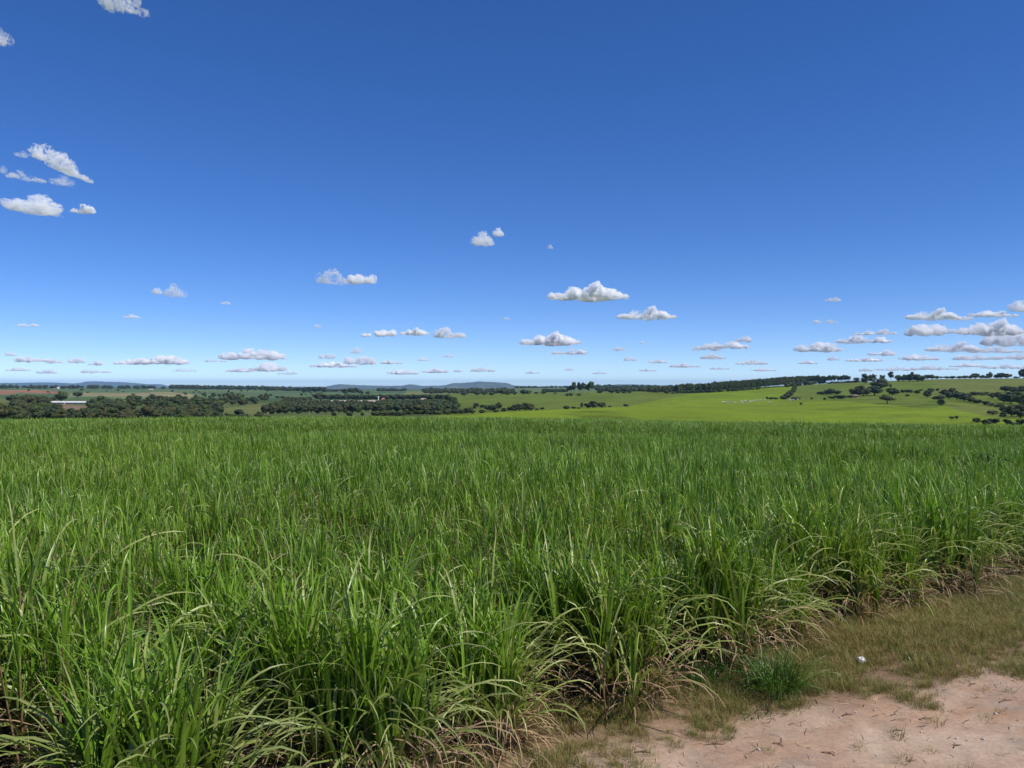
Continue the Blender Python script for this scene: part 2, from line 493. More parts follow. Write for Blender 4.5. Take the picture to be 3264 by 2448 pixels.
GREEN_A = np.array([0.072, 0.152, 0.010]); GREEN_B = np.array([0.158, 0.256, 0.026])
PALE = np.array([0.310, 0.345, 0.130]); STRAW = np.array([0.36, 0.255, 0.165]); STRAW2 = np.array([0.19, 0.12, 0.075])
def cane_leaf_sets(g, n_shoot=15, spread=(0.42, 0.22), h=1.0, arch=6, dry=5, sh=(0.35, 1.02), ll=(0.42, 0.90), wd=(0.018, 0.036)):
    """arrays of leaf parameters for one stool: (upright blades, arching low blades, dry hanging blades, stalks)"""
    sx = g.normal(0, spread[0] * 0.5, n_shoot); sy = g.normal(0, spread[1] * 0.6, n_shoot)
    lean = g.uniform(0.02, 0.24, n_shoot); lh = np.arctan2(sy, sx) + g.normal(0, 0.7, n_shoot)
    hs = g.uniform(sh[0], sh[1], n_shoot) * h
    up, ar, dr, stalk = [], [], [], []
    for k in range(n_shoot):
        tip = np.array([sx[k] + math.cos(lh[k]) * lean[k] * hs[k], sy[k] + math.sin(lh[k]) * lean[k] * hs[k], hs[k]])
        foot = np.array([sx[k], sy[k], 0.0])
        stalk.append((foot, tip))
        nl = g.integers(5, 8)
        a0 = g.uniform(0, 2 * math.pi)
        for j in range(nl):
            f = g.uniform(0.55, 1.0)
            b = foot + (tip - foot) * f
            young = j / nl
            up.append((b, a0 + j * math.pi + g.normal(0, 0.5), g.uniform(0.02, 0.22) + 0.12 * (1 - young), g.uniform(ll[0], ll[1]) * h,
                       g.uniform(*wd), g.uniform(0.03, 0.55), g.choice([0.0, 0.4, 1.0, 1.9], p=[0.35, 0.25, 0.2, 0.2])))
        for j in range(g.poisson(arch / 6.0)):
            b = foot + (tip - foot) * (g.uniform(0.35, 0.85) if sh[1] < 0.9 else g.uniform(0.20, 0.55))
            ar.append((b, lh[k] + g.normal(0, 0.9), g.uniform(0.35, 0.8), g.uniform(0.75, 1.25) * h, g.uniform(0.028, 0.042), g.uniform(1.2, 2.1), g.uniform(0.0, 0.5)))
        for j in range(g.poisson(dry / 4.0)):
            b = foot + (tip - foot) * g.uniform(0.15, 0.7)
            dr.append((b, lh[k] + g.normal(0, 1.1), g.uniform(0.5, 1.3), g.uniform(0.4, 0.85) * h, g.uniform(0.014, 0.026), g.uniform(1.4, 2.3), g.uniform(0.0, 0.6)))
    return up, ar, dr, stalk
def strips_from(g, lst, kind, nseg=7):
    n = len(lst)
    base = np.array([a[0] for a in lst]); head, tilt, ln, wd, bend, curl = [np.array([a[i] for a in lst]) for i in range(1, 7)]
    t = g.random((n, 1))
    if kind == 'up':
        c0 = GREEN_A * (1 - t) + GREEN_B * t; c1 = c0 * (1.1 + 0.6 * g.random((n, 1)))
        sel = (g.random(n) < 0.15)[:, None]; pl = PALE * g.uniform(0.8, 1.25, (n, 1)); c0 = np.where(sel, 0.5 * c0 + 0.5 * pl, c0); c1 = np.where(sel, pl, c1)  # random blades coloured pale to stand in for sun reflected off leaf faces
    elif kind == 'arch':
        c0 = (GREEN_B * (1 - t) + PALE * 0.7 * t); c1 = PALE * (0.75 + 0.4 * g.random((n, 1)))
    else:
        c0 = STRAW2 * (1 - t) + STRAW * t; c1 = STRAW * (0.7 + 0.5 * g.random((n, 1)))
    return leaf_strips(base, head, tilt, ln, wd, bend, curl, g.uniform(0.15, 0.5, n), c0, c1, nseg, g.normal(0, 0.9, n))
def merge(parts):
    Vs, Fs, Cs, o = [], [], [], 0
    for V, Fq, C in parts:
        Vs.append(V); Fs.append(Fq + o); Cs.append(C); o += len(V)
    return np.concatenate(Vs), np.concatenate(Fs), np.concatenate(Cs)
def tubes(segs, r0, r1, col, sides=5):
    Vs, Fs, Cs, o = [], [], [], 0
    for (a, b) in segs:
        a, b = np.array(a, float), np.array(b, float)
        d = b - a; d /= (np.linalg.norm(d) + 1e-9)
        u = np.cross(d, [0.3, 0.9, 0.1]); u /= np.linalg.norm(u); v = np.cross(d, u)
        an = np.linspace(0, 2 * math.pi, sides, endpoint=False)
        ring = np.cos(an)[:, None] * u + np.sin(an)[:, None] * v
        Vs += [a + ring * r0, b + ring * r1]
        i = np.arange(sides); j = (i + 1) % sides
        Fs.append(np.stack([i, j, j + sides, i + sides], 1) + o); o += 2 * sides
        Cs.append(np.tile(col, (2 * sides, 1)))
    return np.concatenate(Vs), np.concatenate(Fs), np.concatenate(Cs)

N_VAR = 9
variants = []
N_EDGE = 5
for k in range(N_VAR + N_EDGE):
    g = np.random.default_rng(100 + k)
    if k < N_VAR: up, ar, dr, stalk = cane_leaf_sets(g, 33, (0.48, 0.30), g.uniform(0.94, 1.06), 3, 5, (0.50, 1.12), (0.30, 0.68), (0.013, 0.028))
    else: up, ar, dr, stalk = cane_leaf_sets(g, 30, (0.30, 0.26), g.uniform(1.0, 1.1), 11, 18, (0.20, 0.70), (0.65, 1.18), (0.024, 0.044))   # row-end stools: leafy to the ground
    v = {}
    v['foliage'] = mesh_np('cane_foliage', *merge([strips_from(g, up, 'up')])[:2], MAT_CANE, None, True)
    V, Fq, C = merge([strips_from(g, up, 'up'), strips_from(g, ar, 'arch', 8)])
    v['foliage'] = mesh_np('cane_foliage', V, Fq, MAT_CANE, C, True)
    V, Fq, C = strips_from(g, dr, 'dry', 6)
    v['dry'] = mesh_np('cane_dry_leaves', V, Fq, MAT_DRY, C, True)
    V, Fq, C = tubes(stalk, 0.009, 0.005, np.array([0.26, 0.17, 0.10]))
    v['stalk'] = mesh_np('cane_stalks', V, Fq, MAT_DRY, C, True)
    variants.append(v)
# row-end stools: the same plant, but with freer, heavier drooping blades built one by one
g = np.random.default_rng(900)
SINGLE = []
for k in range(14):                                  # long arching blades, each a mesh of its own that copies share
    L = g.uniform(0.85, 1.35); t = g.random()
    c0 = (GREEN_B * (1 - t) + PALE * 0.7 * t)[None]; c1 = (PALE * g.uniform(0.75, 1.1))[None]
    V, Fq, C = leaf_strips(np.zeros((1, 3)), np.zeros(1), np.array([g.uniform(0.25, 0.75)]), np.array([L]), np.array([g.uniform(0.032, 0.046)]),
                           np.array([g.uniform(1.2, 1.9)]), np.array([g.uniform(0, 0.2)]), np.array([g.uniform(0.15, 0.4)]), c0, c1, 12, np.array([g.normal(0, 0.8)]))
    SINGLE.append(mesh_np('cane_leaf', V, Fq, MAT_CANE, C, True))
SINGLE_DRY = []
for k in range(8):
    V, Fq, C = strips_from(g, [(np.zeros(3), 0.0, g.uniform(0.7, 1.2), g.uniform(0.5, 0.9), g.uniform(0.016, 0.028), g.uniform(1.4, 2.2), g.uniform(0, 0.5))], 'dry', 9)
    SINGLE_DRY.append(mesh_np('cane_dry_leaf', V, Fq, MAT_DRY, C, True))

RD = -EN                                             # rows run away from the track, square to its edge
row_ang = math.atan2(RD[1], RD[0])
ROW = 1.42; STEP = 0.46
cane_pts = []
for i in range(-170, 200):
    s0 = i * ROW + 0.0
    for j in range(0, 720):
        d0 = j * STEP + 0.22
        X = E0[0] + ED[0] * s0 + RD[0] * d0; Y = E0[1] + ED[1] * s0 + RD[1] * d0
        r = math.hypot(X, Y)
        if r > 224 or Y < 1.5 or r < 3.2: continue
        if abs(math.atan2(X, Y)) > math.radians(40): continue
        if (r > 60 and (j % 2)) or (r > 120 and (j % 4)): continue
        cane_pts.append((X, Y, r, i, j))
P = np.array(cane_pts)
P[:, 0] += rng.normal(0, 0.07, len(P)); P[:, 1] += rng.normal(0, 0.07, len(P))
br = bank_r(P[:, 0], P[:, 1])
keep = np.ones(len(P), bool)
for b, h in BANKS[1:]:
    keep &= ~((br > b - 9.5) & (br < b - 4.5))        # open channel in front of each contour bank
# ragged stand
gap = fbm(P[:, 0] * 0.35, P[:, 1] * 0.35, 3)
keep &= ~((gap < 0.22) & (P[:, 4] > 2) & (rng.random(len(P)) < 0.7))
P = P[keep]; gap = gap[keep]
P[:, 2] = np.hypot(P[:, 0], P[:, 1])
PZ = ground_z(P[:, 0], P[:, 1])
szv = 0.86 + 0.42 * fbm(P[:, 0] * 0.09 + 3, P[:, 1] * 0.09, 3) + rng.normal(0, 0.10, len(P))
szv[P[:, 4] < 2] *= 0.97
order = np.argsort(P[:, 2])
vis = [i for i in order if abs(math.atan2(P[i, 0], P[i, 1])) < math.radians(36)]
N_IND = 290
ind = vis[:N_IND]
ind_set = set(ind)
CL_IN = 'dense green sugarcane stool standing among others in the near rows of the field'
CL_END = 'sugarcane stool at a row end with drooping pale blades over the brown verge'
VAR_OBJ = [None] * (N_VAR + N_EDGE)
for q, i in enumerate(ind):
    X, Y, r, ri, rj = P[i]
    k = int(rng.integers(N_VAR)) if q >= N_VAR else q
    if (rj < 2 and r < 24) or (r < 9 and rng.random() < 0.6): k = N_VAR + int(rng.integers(N_EDGE))
    v = variants[k]
    sz = float(szv[i])
    e = empty('sugarcane_stool', (X, Y, PZ[i]), row_ang + rng.choice([0, math.pi]) + rng.normal(0, 0.25), (sz * rng.uniform(0.95, 1.1), sz * rng.uniform(0.95, 1.1), sz))
    rowend = rj < 2 and r < 22
    tag(e, CL_END if rowend else CL_IN, 'sugarcane', 'sugarcane stools at the row ends' if rowend else 'sugarcane stools in the near rows')
    f = tag(obj('foliage', v['foliage'], e), kind='stuff')
    if VAR_OBJ[k] is None: VAR_OBJ[k] = f
    tag(obj('dry_leaves', v['dry'], e), kind='stuff')
    tag(obj('stalks', v['stalk'], e), kind='stuff')
    if rj >= 1 and r < 8.5:                           # the nearest inner stools: their long pale blades one by one
        gg = np.random.default_rng(1500 + q)
        for a in range(12):
            o = obj('leaf', SINGLE[int(gg.integers(len(SINGLE)))], e)
            o.location = (gg.normal(0, 0.16), gg.normal(0, 0.13), gg.uniform(0.35, 0.95))
            o.rotation_euler = (gg.normal(0, 0.08), gg.normal(0, 0.15), gg.uniform(-3.14, 3.14))
            sc_ = gg.uniform(0.6, 0.95); o.scale = (sc_, sc_, sc_)
    if rj < 1 and r < 18:
        gg = np.random.default_rng(500 + q)
        out = math.atan2(EN[1], EN[0]) - e.rotation_euler[2]
        for a in range(44):
            ang = out + gg.normal(0, 0.95)
            o = obj('leaf', SINGLE[int(gg.integers(len(SINGLE)))], e)
            o.location = (gg.normal(0, 0.15), gg.normal(0, 0.13), gg.uniform(0.25, 0.85))
            o.rotation_euler = (gg.normal(0, 0.08), gg.normal(0, 0.12), ang)
            sc_ = gg.uniform(0.55, 0.92); o.scale = (sc_, sc_, sc_)
        for a in range(24):
            ang = out + gg.normal(0, 1.0)
            o = obj('dry_leaf', SINGLE_DRY[int(gg.integers(len(SINGLE_DRY)))], e)
            o.location = (gg.normal(0, 0.16), gg.normal(0, 0.13), gg.uniform(0.08, 0.5))
            o.rotation_euler = (gg.normal(0, 0.1), gg.normal(0, 0.15), ang)
            sc_ = gg.uniform(0.6, 1.0); o.scale = (sc_, sc_, sc_)

def instancer(name, pts, rotz, scale, idx, sources, tilt=None):
    """one object: geometry nodes set copies of the source meshes on its points (stuff nobody could count)"""
    me = bpy.data.meshes.new(name)
    me.vertices.add(len(pts)); me.vertices.foreach_set('co', np.asarray(pts, np.float32).ravel())
    rot = np.zeros((len(pts), 3), np.float32); rot[:, 2] = rotz
    if tilt is not None: rot[:, :2] = tilt
    a = me.attributes.new('rot', 'FLOAT_VECTOR', 'POINT'); a.data.foreach_set('vector', rot.ravel())
    scv = np.asarray(scale, np.float32)
    if scv.ndim == 1: scv = np.repeat(scv[:, None], 3, 1)
    a = me.attributes.new('scl', 'FLOAT_VECTOR', 'POINT'); a.data.foreach_set('vector', np.ascontiguousarray(scv).ravel())
    a = me.attributes.new('idx', 'INT', 'POINT'); a.data.foreach_set('value', np.asarray(idx, np.int32))
    o = obj(name, me)
    ng = bpy.data.node_groups.new(name, 'GeometryNodeTree')
    ng.interface.new_socket('Geometry', in_out='INPUT', socket_type='NodeSocketGeometry')
    ng.interface.new_socket('Geometry', in_out='OUTPUT', socket_type='NodeSocketGeometry')
    N = ng.nodes
    gi, go = N.new('NodeGroupInput'), N.new('NodeGroupOutput')
    iop = N.new('GeometryNodeInstanceOnPoints')
    join = N.new('GeometryNodeJoinGeometry')
    for src in sources:
        oi = N.new('GeometryNodeObjectInfo'); oi.inputs['Object'].default_value = src; oi.transform_space = 'ORIGINAL'
        oi.inputs['As Instance'].default_value = True
        ng.links.new(oi.outputs['Geometry'], join.inputs[0])
    def at(nm, typ):
        n = N.new('GeometryNodeInputNamedAttribute'); n.data_type = typ; n.inputs['Name'].default_value = nm
        return n.outputs['Attribute']
    ng.links.new(gi.outputs[0], iop.inputs['Points'])
    ng.links.new(join.outputs[0], iop.inputs['Instance'])
    iop.inputs['Pick Instance'].default_value = True
    ng.links.new(at('idx', 'INT'), iop.inputs['Instance Index'])
    ng.links.new(at('rot', 'FLOAT_VECTOR'), iop.inputs['Rotation'])
    ng.links.new(at('scl', 'FLOAT_VECTOR'), iop.inputs['Scale'])
    ng.links.new(iop.outputs[0], go.inputs[0])
    md = o.modifiers.new('scatter', 'NODES'); md.node_group = ng
    return o

rest = np.array([i for i in range(len(P)) if i not in ind_set])
wide = np.where(P[rest, 2] > 120, 2.0, np.where(P[rest, 2] > 60, 1.4, 1.0))
sc3 = np.stack([szv[rest] * wide, szv[rest] * wide, szv[rest]], 1)
o = instancer('cane_field', np.stack([P[rest, 0], P[rest, 1], PZ[rest]], 1), row_ang + rng.choice([0, math.pi], len(rest)) + rng.normal(0, 0.3, len(rest)),
              sc3, rng.integers(0, 64, len(rest)) % len([v for v in VAR_OBJ[:N_VAR] if v]), [v for v in VAR_OBJ[:N_VAR] if v])
tag(o, 'green sugarcane field filling the slope beyond the near rows', 'sugarcane field', kind='stuff')

# ------------------------------------------------------------------ grass of the verge, tufts, litter on the track
def tuft_mesh(seed, n, hmin, hmax, rad, ca, cb, width=(0.003, 0.007), bend=(0.2, 1.6), tilt=(0.05, 0.6), nseg=4, mat=None):
    g = np.random.default_rng(seed)
    an = g.uniform(0, 2 * math.pi, n); rr = rad * np.sqrt(g.random(n))
    base = np.stack([rr * np.cos(an), rr * np.sin(an), np.zeros(n) - 0.01], 1)
    t = g.random((n, 1))
    c0 = np.array(ca) * (1 - t) + np.array(cb) * t
    c1 = c0 * g.uniform(0.9, 1.5, (n, 1))
    V, Fq, C = leaf_strips(base, an + g.normal(0, 0.8, n), g.uniform(*tilt, n), g.uniform(hmin, hmax, n), g.uniform(*width, n),
                           g.uniform(*bend, n), np.zeros(n), g.uniform(0.1, 0.4, n), c0, c1, nseg, g.normal(0, 0.6, n))
    return mesh_np('grass_tuft', V, Fq, mat or MAT_GRASS, C, True)
def verge_w(s):
    return np.clip(0.46 + 0.29 * s, 0.4, 2.3)
BRN, OLV, GRN = (0.26, 0.185, 0.095), (0.185, 0.172, 0.058), (0.105, 0.155, 0.035)
tuft_me = [tuft_mesh(40 + k, 30, 0.07, 0.20, 0.07, [BRN, OLV, BRN, OLV, GRN, OLV, BRN, GRN][k], [OLV, GRN, OLV, BRN, OLV, BRN, OLV, OLV][k]) for k in range(8)]
tuft_spots = []
gg = np.random.default_rng(77)
while len(tuft_spots) < 34:
    s = gg.uniform(-0.5, 12); d = verge_w(s) + gg.uniform(0.15, 1.4)
    X, Y = E0 + ED * s + EN * d
    if Y < 5.5 or abs(X / Y) > 0.66: continue
    tuft_spots.append((X, Y))
TUFT_OBJ = [None] * 8
for q, (X, Y) in enumerate(tuft_spots):
    k = q % 8
    o = obj('grass_tuft', tuft_me[k])
    sz = gg.uniform(0.45, 0.95)
    o.location = (X, Y, float(track_z(np.array(X), np.array(Y))) - 0.005); o.rotation_euler = (0, 0, gg.uniform(0, 6.28)); o.scale = (sz * 1.2, sz * 1.2, sz * 0.8)
    tag(o, 'small wiry grass tuft growing alone on the bare sandy dirt', 'grass', 'lone grass tufts on the bare dirt')
    TUFT_OBJ[k] = TUFT_OBJ[k] or o
n = 120000
s = gg.uniform(-3, 26, n); d = gg.uniform(-1.4, 4.2, n)
X = E0[0] + ED[0] * s + EN[0] * d; Y = E0[1] + ED[1] * s + EN[1] * d
dens = (verge_w(s) - d) / 0.7 + (fbm(X * 1.3, Y * 1.3, 4) - 0.5) * 4.4 + 0.05
patch = fbm(X * 0.7 + 30, Y * 0.7, 3)
dens = np.where(d < -0.4, np.minimum(dens, 0.35), dens) * np.clip(0.35 + 1.6 * (patch - 0.25), 0.2, 1)
m = (gg.random(n) < dens) & (np.abs(X / np.maximum(Y, 0.1)) < 0.78) & (Y > 4.0)
X, Y, d = X[m], Y[m], d[m]
Z = track_z(X, Y)
green = fbm(X * 0.5 + 8, Y * 0.5, 3) + 0.03 * (X - 4)
idx = np.where(gg.random(len(X)) < np.clip((green - 0.42) * 3.0, 0.05, 0.9), gg.choice([3, 4, 7, 1], len(X)), gg.choice([0, 2, 5, 6], len(X)))
hsz = gg.uniform(0.26, 0.70, len(X)) * (0.7 + 0.9 * fbm(X * 0.9, Y * 0.9 + 5, 2)) * np.clip(1.05 - 0.1 * np.maximum(d, 0), 0.5, 1)
o = instancer('verge_grass', np.stack([X, Y, Z], 1), gg.uniform(0, 6.28, len(X)), np.stack([hsz * 1.1, hsz * 1.1, hsz], 1), idx, TUFT_OBJ)
tag(o, 'short brownish olive grass along the edge of the track', 'grass', kind='stuff')

def tuft_thing(px, py, h, rad, n, label, ca, cb, seed, **kw):
    Y0 = H * F / (py - CY); X0 = (px - CX) / F * Y0
    e = obj('grass_clump', tuft_mesh(seed, n, h * 0.4, h * 1.35, rad, ca, cb, (0.005, 0.013), (0.1, 2.6), (0.02, 0.95), 6, MAT_CANE))
    e.location = (X0, Y0, float(track_z(np.array(X0), np.array(Y0))) - 0.01)
    tag(e, label, 'grass', None)
tuft_thing(2475, 2225, 0.50, 0.18, 480, 'dense dark green bushy grass clump standing alone on the brown verge', (0.034, 0.082, 0.012), (0.080, 0.150, 0.024), 61)
tuft_thing(2250, 2205, 0.38, 0.11, 170, 'smaller loose bright green grass clump at the foot of the cane', (0.045, 0.12, 0.02), (0.08, 0.17, 0.03), 62)
tuft_thing(2950, 2140, 0.12, 0.22, 160, 'low yellowish green grass patch in the verge near the white litter', (0.13, 0.16, 0.035), (0.10, 0.15, 0.03), 63)
tuft_thing(2400, 2285, 0.12, 0.16, 90, 'low green grass sprig between the dark clump and the sand', (0.09, 0.12, 0.03), (0.12, 0.13, 0.04), 64)
# a low sprawling cane shoot
Y0 = H * F / (1915 - CY); X0 = (2880 - CX) / F * Y0
e = empty('sprawling_cane_shoot', (X0, Y0, gz(X0, Y0)))
tag(e, 'low sprawling young cane shoot spreading its blades flat over the verge', 'sugarcane')
gg = np.random.default_rng(5)
for a in range(38):
    o = obj('leaf', SINGLE[int(gg.integers(len(SINGLE)))], e)
    o.location = (gg.normal(0, 0.15), gg.normal(0, 0.12), gg.uniform(0.05, 0.25)); o.rotation_euler = (0, gg.uniform(-0.1, 0.55), gg.uniform(-3.1, 3.1))
    k = gg.uniform(0.5, 0.85); o.scale = (k, k, k)

# crumpled white litter, twigs, straw, pebbles
def lump(seed, r, flat, amp, sub=3):
    bm = bmesh.new(); bmesh.ops.create_icosphere(bm, subdivisions=sub, radius=r)
    g = random.Random(seed); off = [g.uniform(0, 50) for _ in range(2)]
    for v in bm.verts:
        k = 1 + amp * (float(fbm(np.array(v.co.x / r * 1.6 + off[0]), np.array(v.co.y / r * 1.6 + v.co.z / r * 2.1 + off[1]), 3)) - 0.5) * 2
        v.co *= k; v.co.z *= flat
    me = bpy.data.meshes.new('lump'); bm.to_mesh(me); bm.free()
    return me
def on_track(px, py):
    Y0 = H * F / (py - CY); X0 = (px - CX) / F * Y0
    return X0, Y0, float(track_z(np.array(X0), np.array(Y0)))
me = lump(3, 0.045, 0.8, 0.55); me.materials.append(plain('white_plastic', (0.78, 0.76, 0.76), 0.4, 0.08, 20, 0.5))
o = obj('crumpled_litter', me); x, y, z = on_track(2742, 2128); o.location = (x, y, z + 0.03)
tag(o, 'crumpled white litter lying in the short verge grass', 'litter')
MAT_TWIG = plain('dry_twig', (0.16, 0.11, 0.075), 0.9, 0.4, 30)
gg = np.random.default_rng(21)
for (px, py, L) in [(3205, 2258, 0.16), (2275, 2395, 0.18), (2700, 2300, 0.10), (2480, 2400, 0.09), (2950, 2310, 0.12), (3100, 2200, 0.14), (2050, 2420, 0.14), (2640, 2430, 0.10), (3050, 2400, 0.11), (2860, 2350, 0.08)]:
    x, y, z = on_track(px, py); a = gg.uniform(-0.7, 0.7)
    segs = [((-L / 2, 0, 0.008), (0, 0.012, 0.012)), ((0, 0.012, 0.012), (L / 2, -0.005, 0.006)), ((0, 0.012, 0.012), (L * 0.25, 0.035, 0.014))]
    V, Fq, C = tubes(segs, 0.005, 0.0035, np.array([0.2, 0.14, 0.1]), 5)
    o = obj('twig', mesh_np('twig', V, Fq, MAT_TWIG)); o.location = (x, y, z); o.rotation_euler = (0, 0, a)
    tag(o, 'thin dry brown twig lying on the bare sandy track', 'twig', 'twigs on the track')
MAT_STONE = plain('pale_pebble', (0.50, 0.44, 0.38), 0.85, 0.3, 12)
stone = lump(9, 0.018, 0.65, 0.4, 2); stone.materials.append(MAT_STONE)
for q in range(16):
    px, py = gg.uniform(2000, 3230), gg.uniform(2220, 2440)
    if py < 2250 + (2700 - px) * 0.25: continue
    x, y, z = on_track(px, py); o = obj('pebble', stone); o.location = (x, y, z + 0.004); o.rotation_euler = (0, 0, gg.uniform(0, 6)); k = gg.uniform(0.5, 1.1); o.scale = (k, k * 1.2, k)
    tag(o, 'pale pebble lying on the bare sandy track', 'pebble', 'pebbles on the track')
n = 1500
s = gg.uniform(-2, 14, n); d = verge_w(s) * 0.6 + gg.gamma(1.6, 0.55, n) 
X = E0[0] + ED[0] * s + EN[0] * d; Y = E0[1] + ED[1] * s + EN[1] * d
m = (Y > 4.6) & (np.abs(X / Y) < 0.75); X, Y = X[m], Y[m]
parts = []
Zs = track_z(X, Y)
L = gg.uniform(0.02, 0.10, len(X)); a = gg.uniform(0, math.pi, len(X)); w = gg.uniform(0.0012, 0.003, len(X))
dx, dy = np.cos(a) * L / 2, np.sin(a) * L / 2; nx, ny = -np.sin(a) * w, np.cos(a) * w
V = np.stack([np.stack([X - dx - nx, Y - dy - ny, Zs + 0.006], 1), np.stack([X + dx - nx, Y + dy - ny, Zs + 0.006], 1), np.stack([X + dx + nx, Y + dy + ny, Zs + 0.009], 1), np.stack([X - dx + nx, Y - dy + ny, Zs + 0.009], 1)], 1).reshape(-1, 3)
Fq = np.arange(len(V)).reshape(-1, 4)
cc = np.repeat(np.where(gg.random((len(X), 1)) < 0.55, [[0.16, 0.11, 0.07]], [[0.42, 0.34, 0.24]]) * gg.uniform(0.7, 1.2, (len(X), 1)), 4, 0)
tag(obj('straw_litter', mesh_np('straw_litter', V, Fq, MAT_GRASS, cc)), 'bits of dead straw strewn over the track', 'straw', kind='stuff')

# ------------------------------------------------------------------ trees
def tree_mat():
    t = NT('tree_foliage')
    base = t.n('VertexColor', _layer_name='Col').outputs[0]
    rnd = t.n('ObjectInfo').outputs['Random']
    tint = t.ramp(rnd, [(0.0, (0.70, 0.85, 0.95)), (0.3, (1.0, 1.0, 1.0)), (0.6, (1.45, 1.12, 1.0)), (0.8, (0.85, 1.1, 0.8)), (1.0, (1.5, 1.55, 1.1))])
    c = t.mix(1.0, base, tint, 'MULTIPLY')
    b = t.n('BsdfPrincipled', Base__Color=c, Roughness=0.6)
    b.inputs['Specular IOR Level'].default_value = 0.25
    tr = t.n('BsdfTranslucent', Color=c)
    return t.surf(t.n('MixShader', i0=0.22, i1=b.outputs[0], i2=tr.outputs[0]).outputs[0])
MAT_TREE = tree_mat()
MAT_BARK = plain('bark', (0.16, 0.12, 0.09), 0.9, 0.35, 4)
MAT_EUC = plain('pale_eucalyptus_bark', (0.42, 0.37, 0.31), 0.8, 0.3, 3)
ICO = None
def ico():
    global ICO
    if ICO is None:
        bm = bmesh.new(); bmesh.ops.create_icosphere(bm, subdivisions=2, radius=1)
        bm.verts.ensure_lookup_table()
        ICO = (np.array([v.co[:] for v in bm.verts]), np.array([[v.index for v in f.verts] for f in bm.faces])); bm.free()
    return ICO
def crown_mesh(seed, kind):
    g = np.random.default_rng(seed)
    if kind == 'round':   zb, nl, lr, n, sz, core = 0.07, 16, (0.17, 0.28), 1500, (0.035, 0.07), 0.80
    elif kind == 'bush':  zb, nl, lr, n, sz, core = 0.02, 15, (0.16, 0.28), 1400, (0.035, 0.07), 0.84
    elif kind == 'tall':  zb, nl, lr, n, sz, core = 0.24, 15, (0.12, 0.22), 900, (0.035, 0.075), 0.62
    elif kind == 'spread': zb, nl, lr, n, sz, core = 0.30, 15, (0.13, 0.23), 1100, (0.035, 0.07), 0.6
    else:                 zb, nl, lr, n, sz, core = 0.02, 16, (0.18, 0.30), 1500, (0.03, 0.06), 0.88
    zc, zr = (1 + zb) / 2, (1 - zb) / 2
    d = g.normal(size=(nl, 3)); d /= np.linalg.norm(d, axis=1)[:, None]
    rad = g.uniform(*lr, nl)
    q = g.uniform(0.35, 1.0, nl) ** 0.5
    cen = np.stack([d[:, 0] * q * (0.5 - rad * 0.75), d[:, 1] * q * (0.5 - rad * 0.75), zc + d[:, 2] * q * (zr - rad * 0.7)], 1)
    if kind == 'spread': cen[:, 2] = zb + 0.12 + 0.36 * g.random(nl) * (1 - 1.2 * (cen[:, 0] ** 2 + cen[:, 1] ** 2))
    rz = rad * (0.75 if kind != 'tall' else 0.6)
    which = g.integers(0, nl, n)
    u = g.normal(size=(n, 3)); u /= np.linalg.norm(u, axis=1)[:, None]
    depth = g.uniform(0.80, 1.12, n)
    p = cen[which] + u * depth[:, None] * np.stack([rad[which], rad[which], rz[which]], 1)
    p[:, 2] = np.clip(p[:, 2], 0.005, 1.05)
    nr = u + g.normal(0, 0.55, (n, 3)); nr /= np.linalg.norm(nr, axis=1)[:, None]
    a = np.cross(nr, g.normal(size=(n, 3))); a /= np.linalg.norm(a, axis=1)[:, None]; b = np.cross(nr, a)
    s = g.uniform(*sz, n)[:, None] * 0.5
    V = np.stack([p - a * s * 1.3, p - b * s, p + a * s * 1.3, p + b * s], 1).reshape(-1, 3)
    Fq = np.arange(4 * n).reshape(-1, 4)
    t = g.random((n, 1)); lobe = g.uniform(0.78, 1.25, nl)[which][:, None]
    c = (np.array([0.044, 0.064, 0.024]) * (1 - t) + np.array([0.108, 0.134, 0.046]) * t) * lobe
    C = np.repeat(c, 4, 0)
    iv, jf = ico()
    Vs, Fs, Cs = [V], [Fq], [C]; o = len(V)
    tv = []
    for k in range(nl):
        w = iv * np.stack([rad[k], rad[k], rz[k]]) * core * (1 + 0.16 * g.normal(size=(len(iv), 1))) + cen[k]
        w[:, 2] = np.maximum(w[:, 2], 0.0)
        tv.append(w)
    TV = np.concatenate(tv)
    me = bpy.data.meshes.new('crown')
    TF = np.concatenate([jf + o + k * len(iv) for k in range(nl)])
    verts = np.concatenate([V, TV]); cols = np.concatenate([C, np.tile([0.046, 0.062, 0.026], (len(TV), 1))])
    nv = len(verts)
    me.vertices.add(nv); me.vertices.foreach_set('co', verts.astype(np.float32).ravel())
    loops = np.concatenate([Fq.ravel(), TF.ravel()]).astype(np.int32)
    me.loops.add(len(loops)); me.loops.foreach_set('vertex_index', loops)
    st = np.concatenate([np.arange(len(Fq)) * 4, len(Fq) * 4 + np.arange(len(TF)) * 3]).astype(np.int32)
    me.polygons.add(len(st)); me.polygons.foreach_set('loop_start', st)
    me.update(calc_edges=True)
    at = me.color_attributes.new('Col', 'FLOAT_COLOR', 'POINT')
    cc = np.ones((nv, 4), np.float32); cc[:, :3] = cols; at.data.foreach_set('color', cc.ravel())
    me.materials.append(MAT_TREE)
    return me, cen, rad
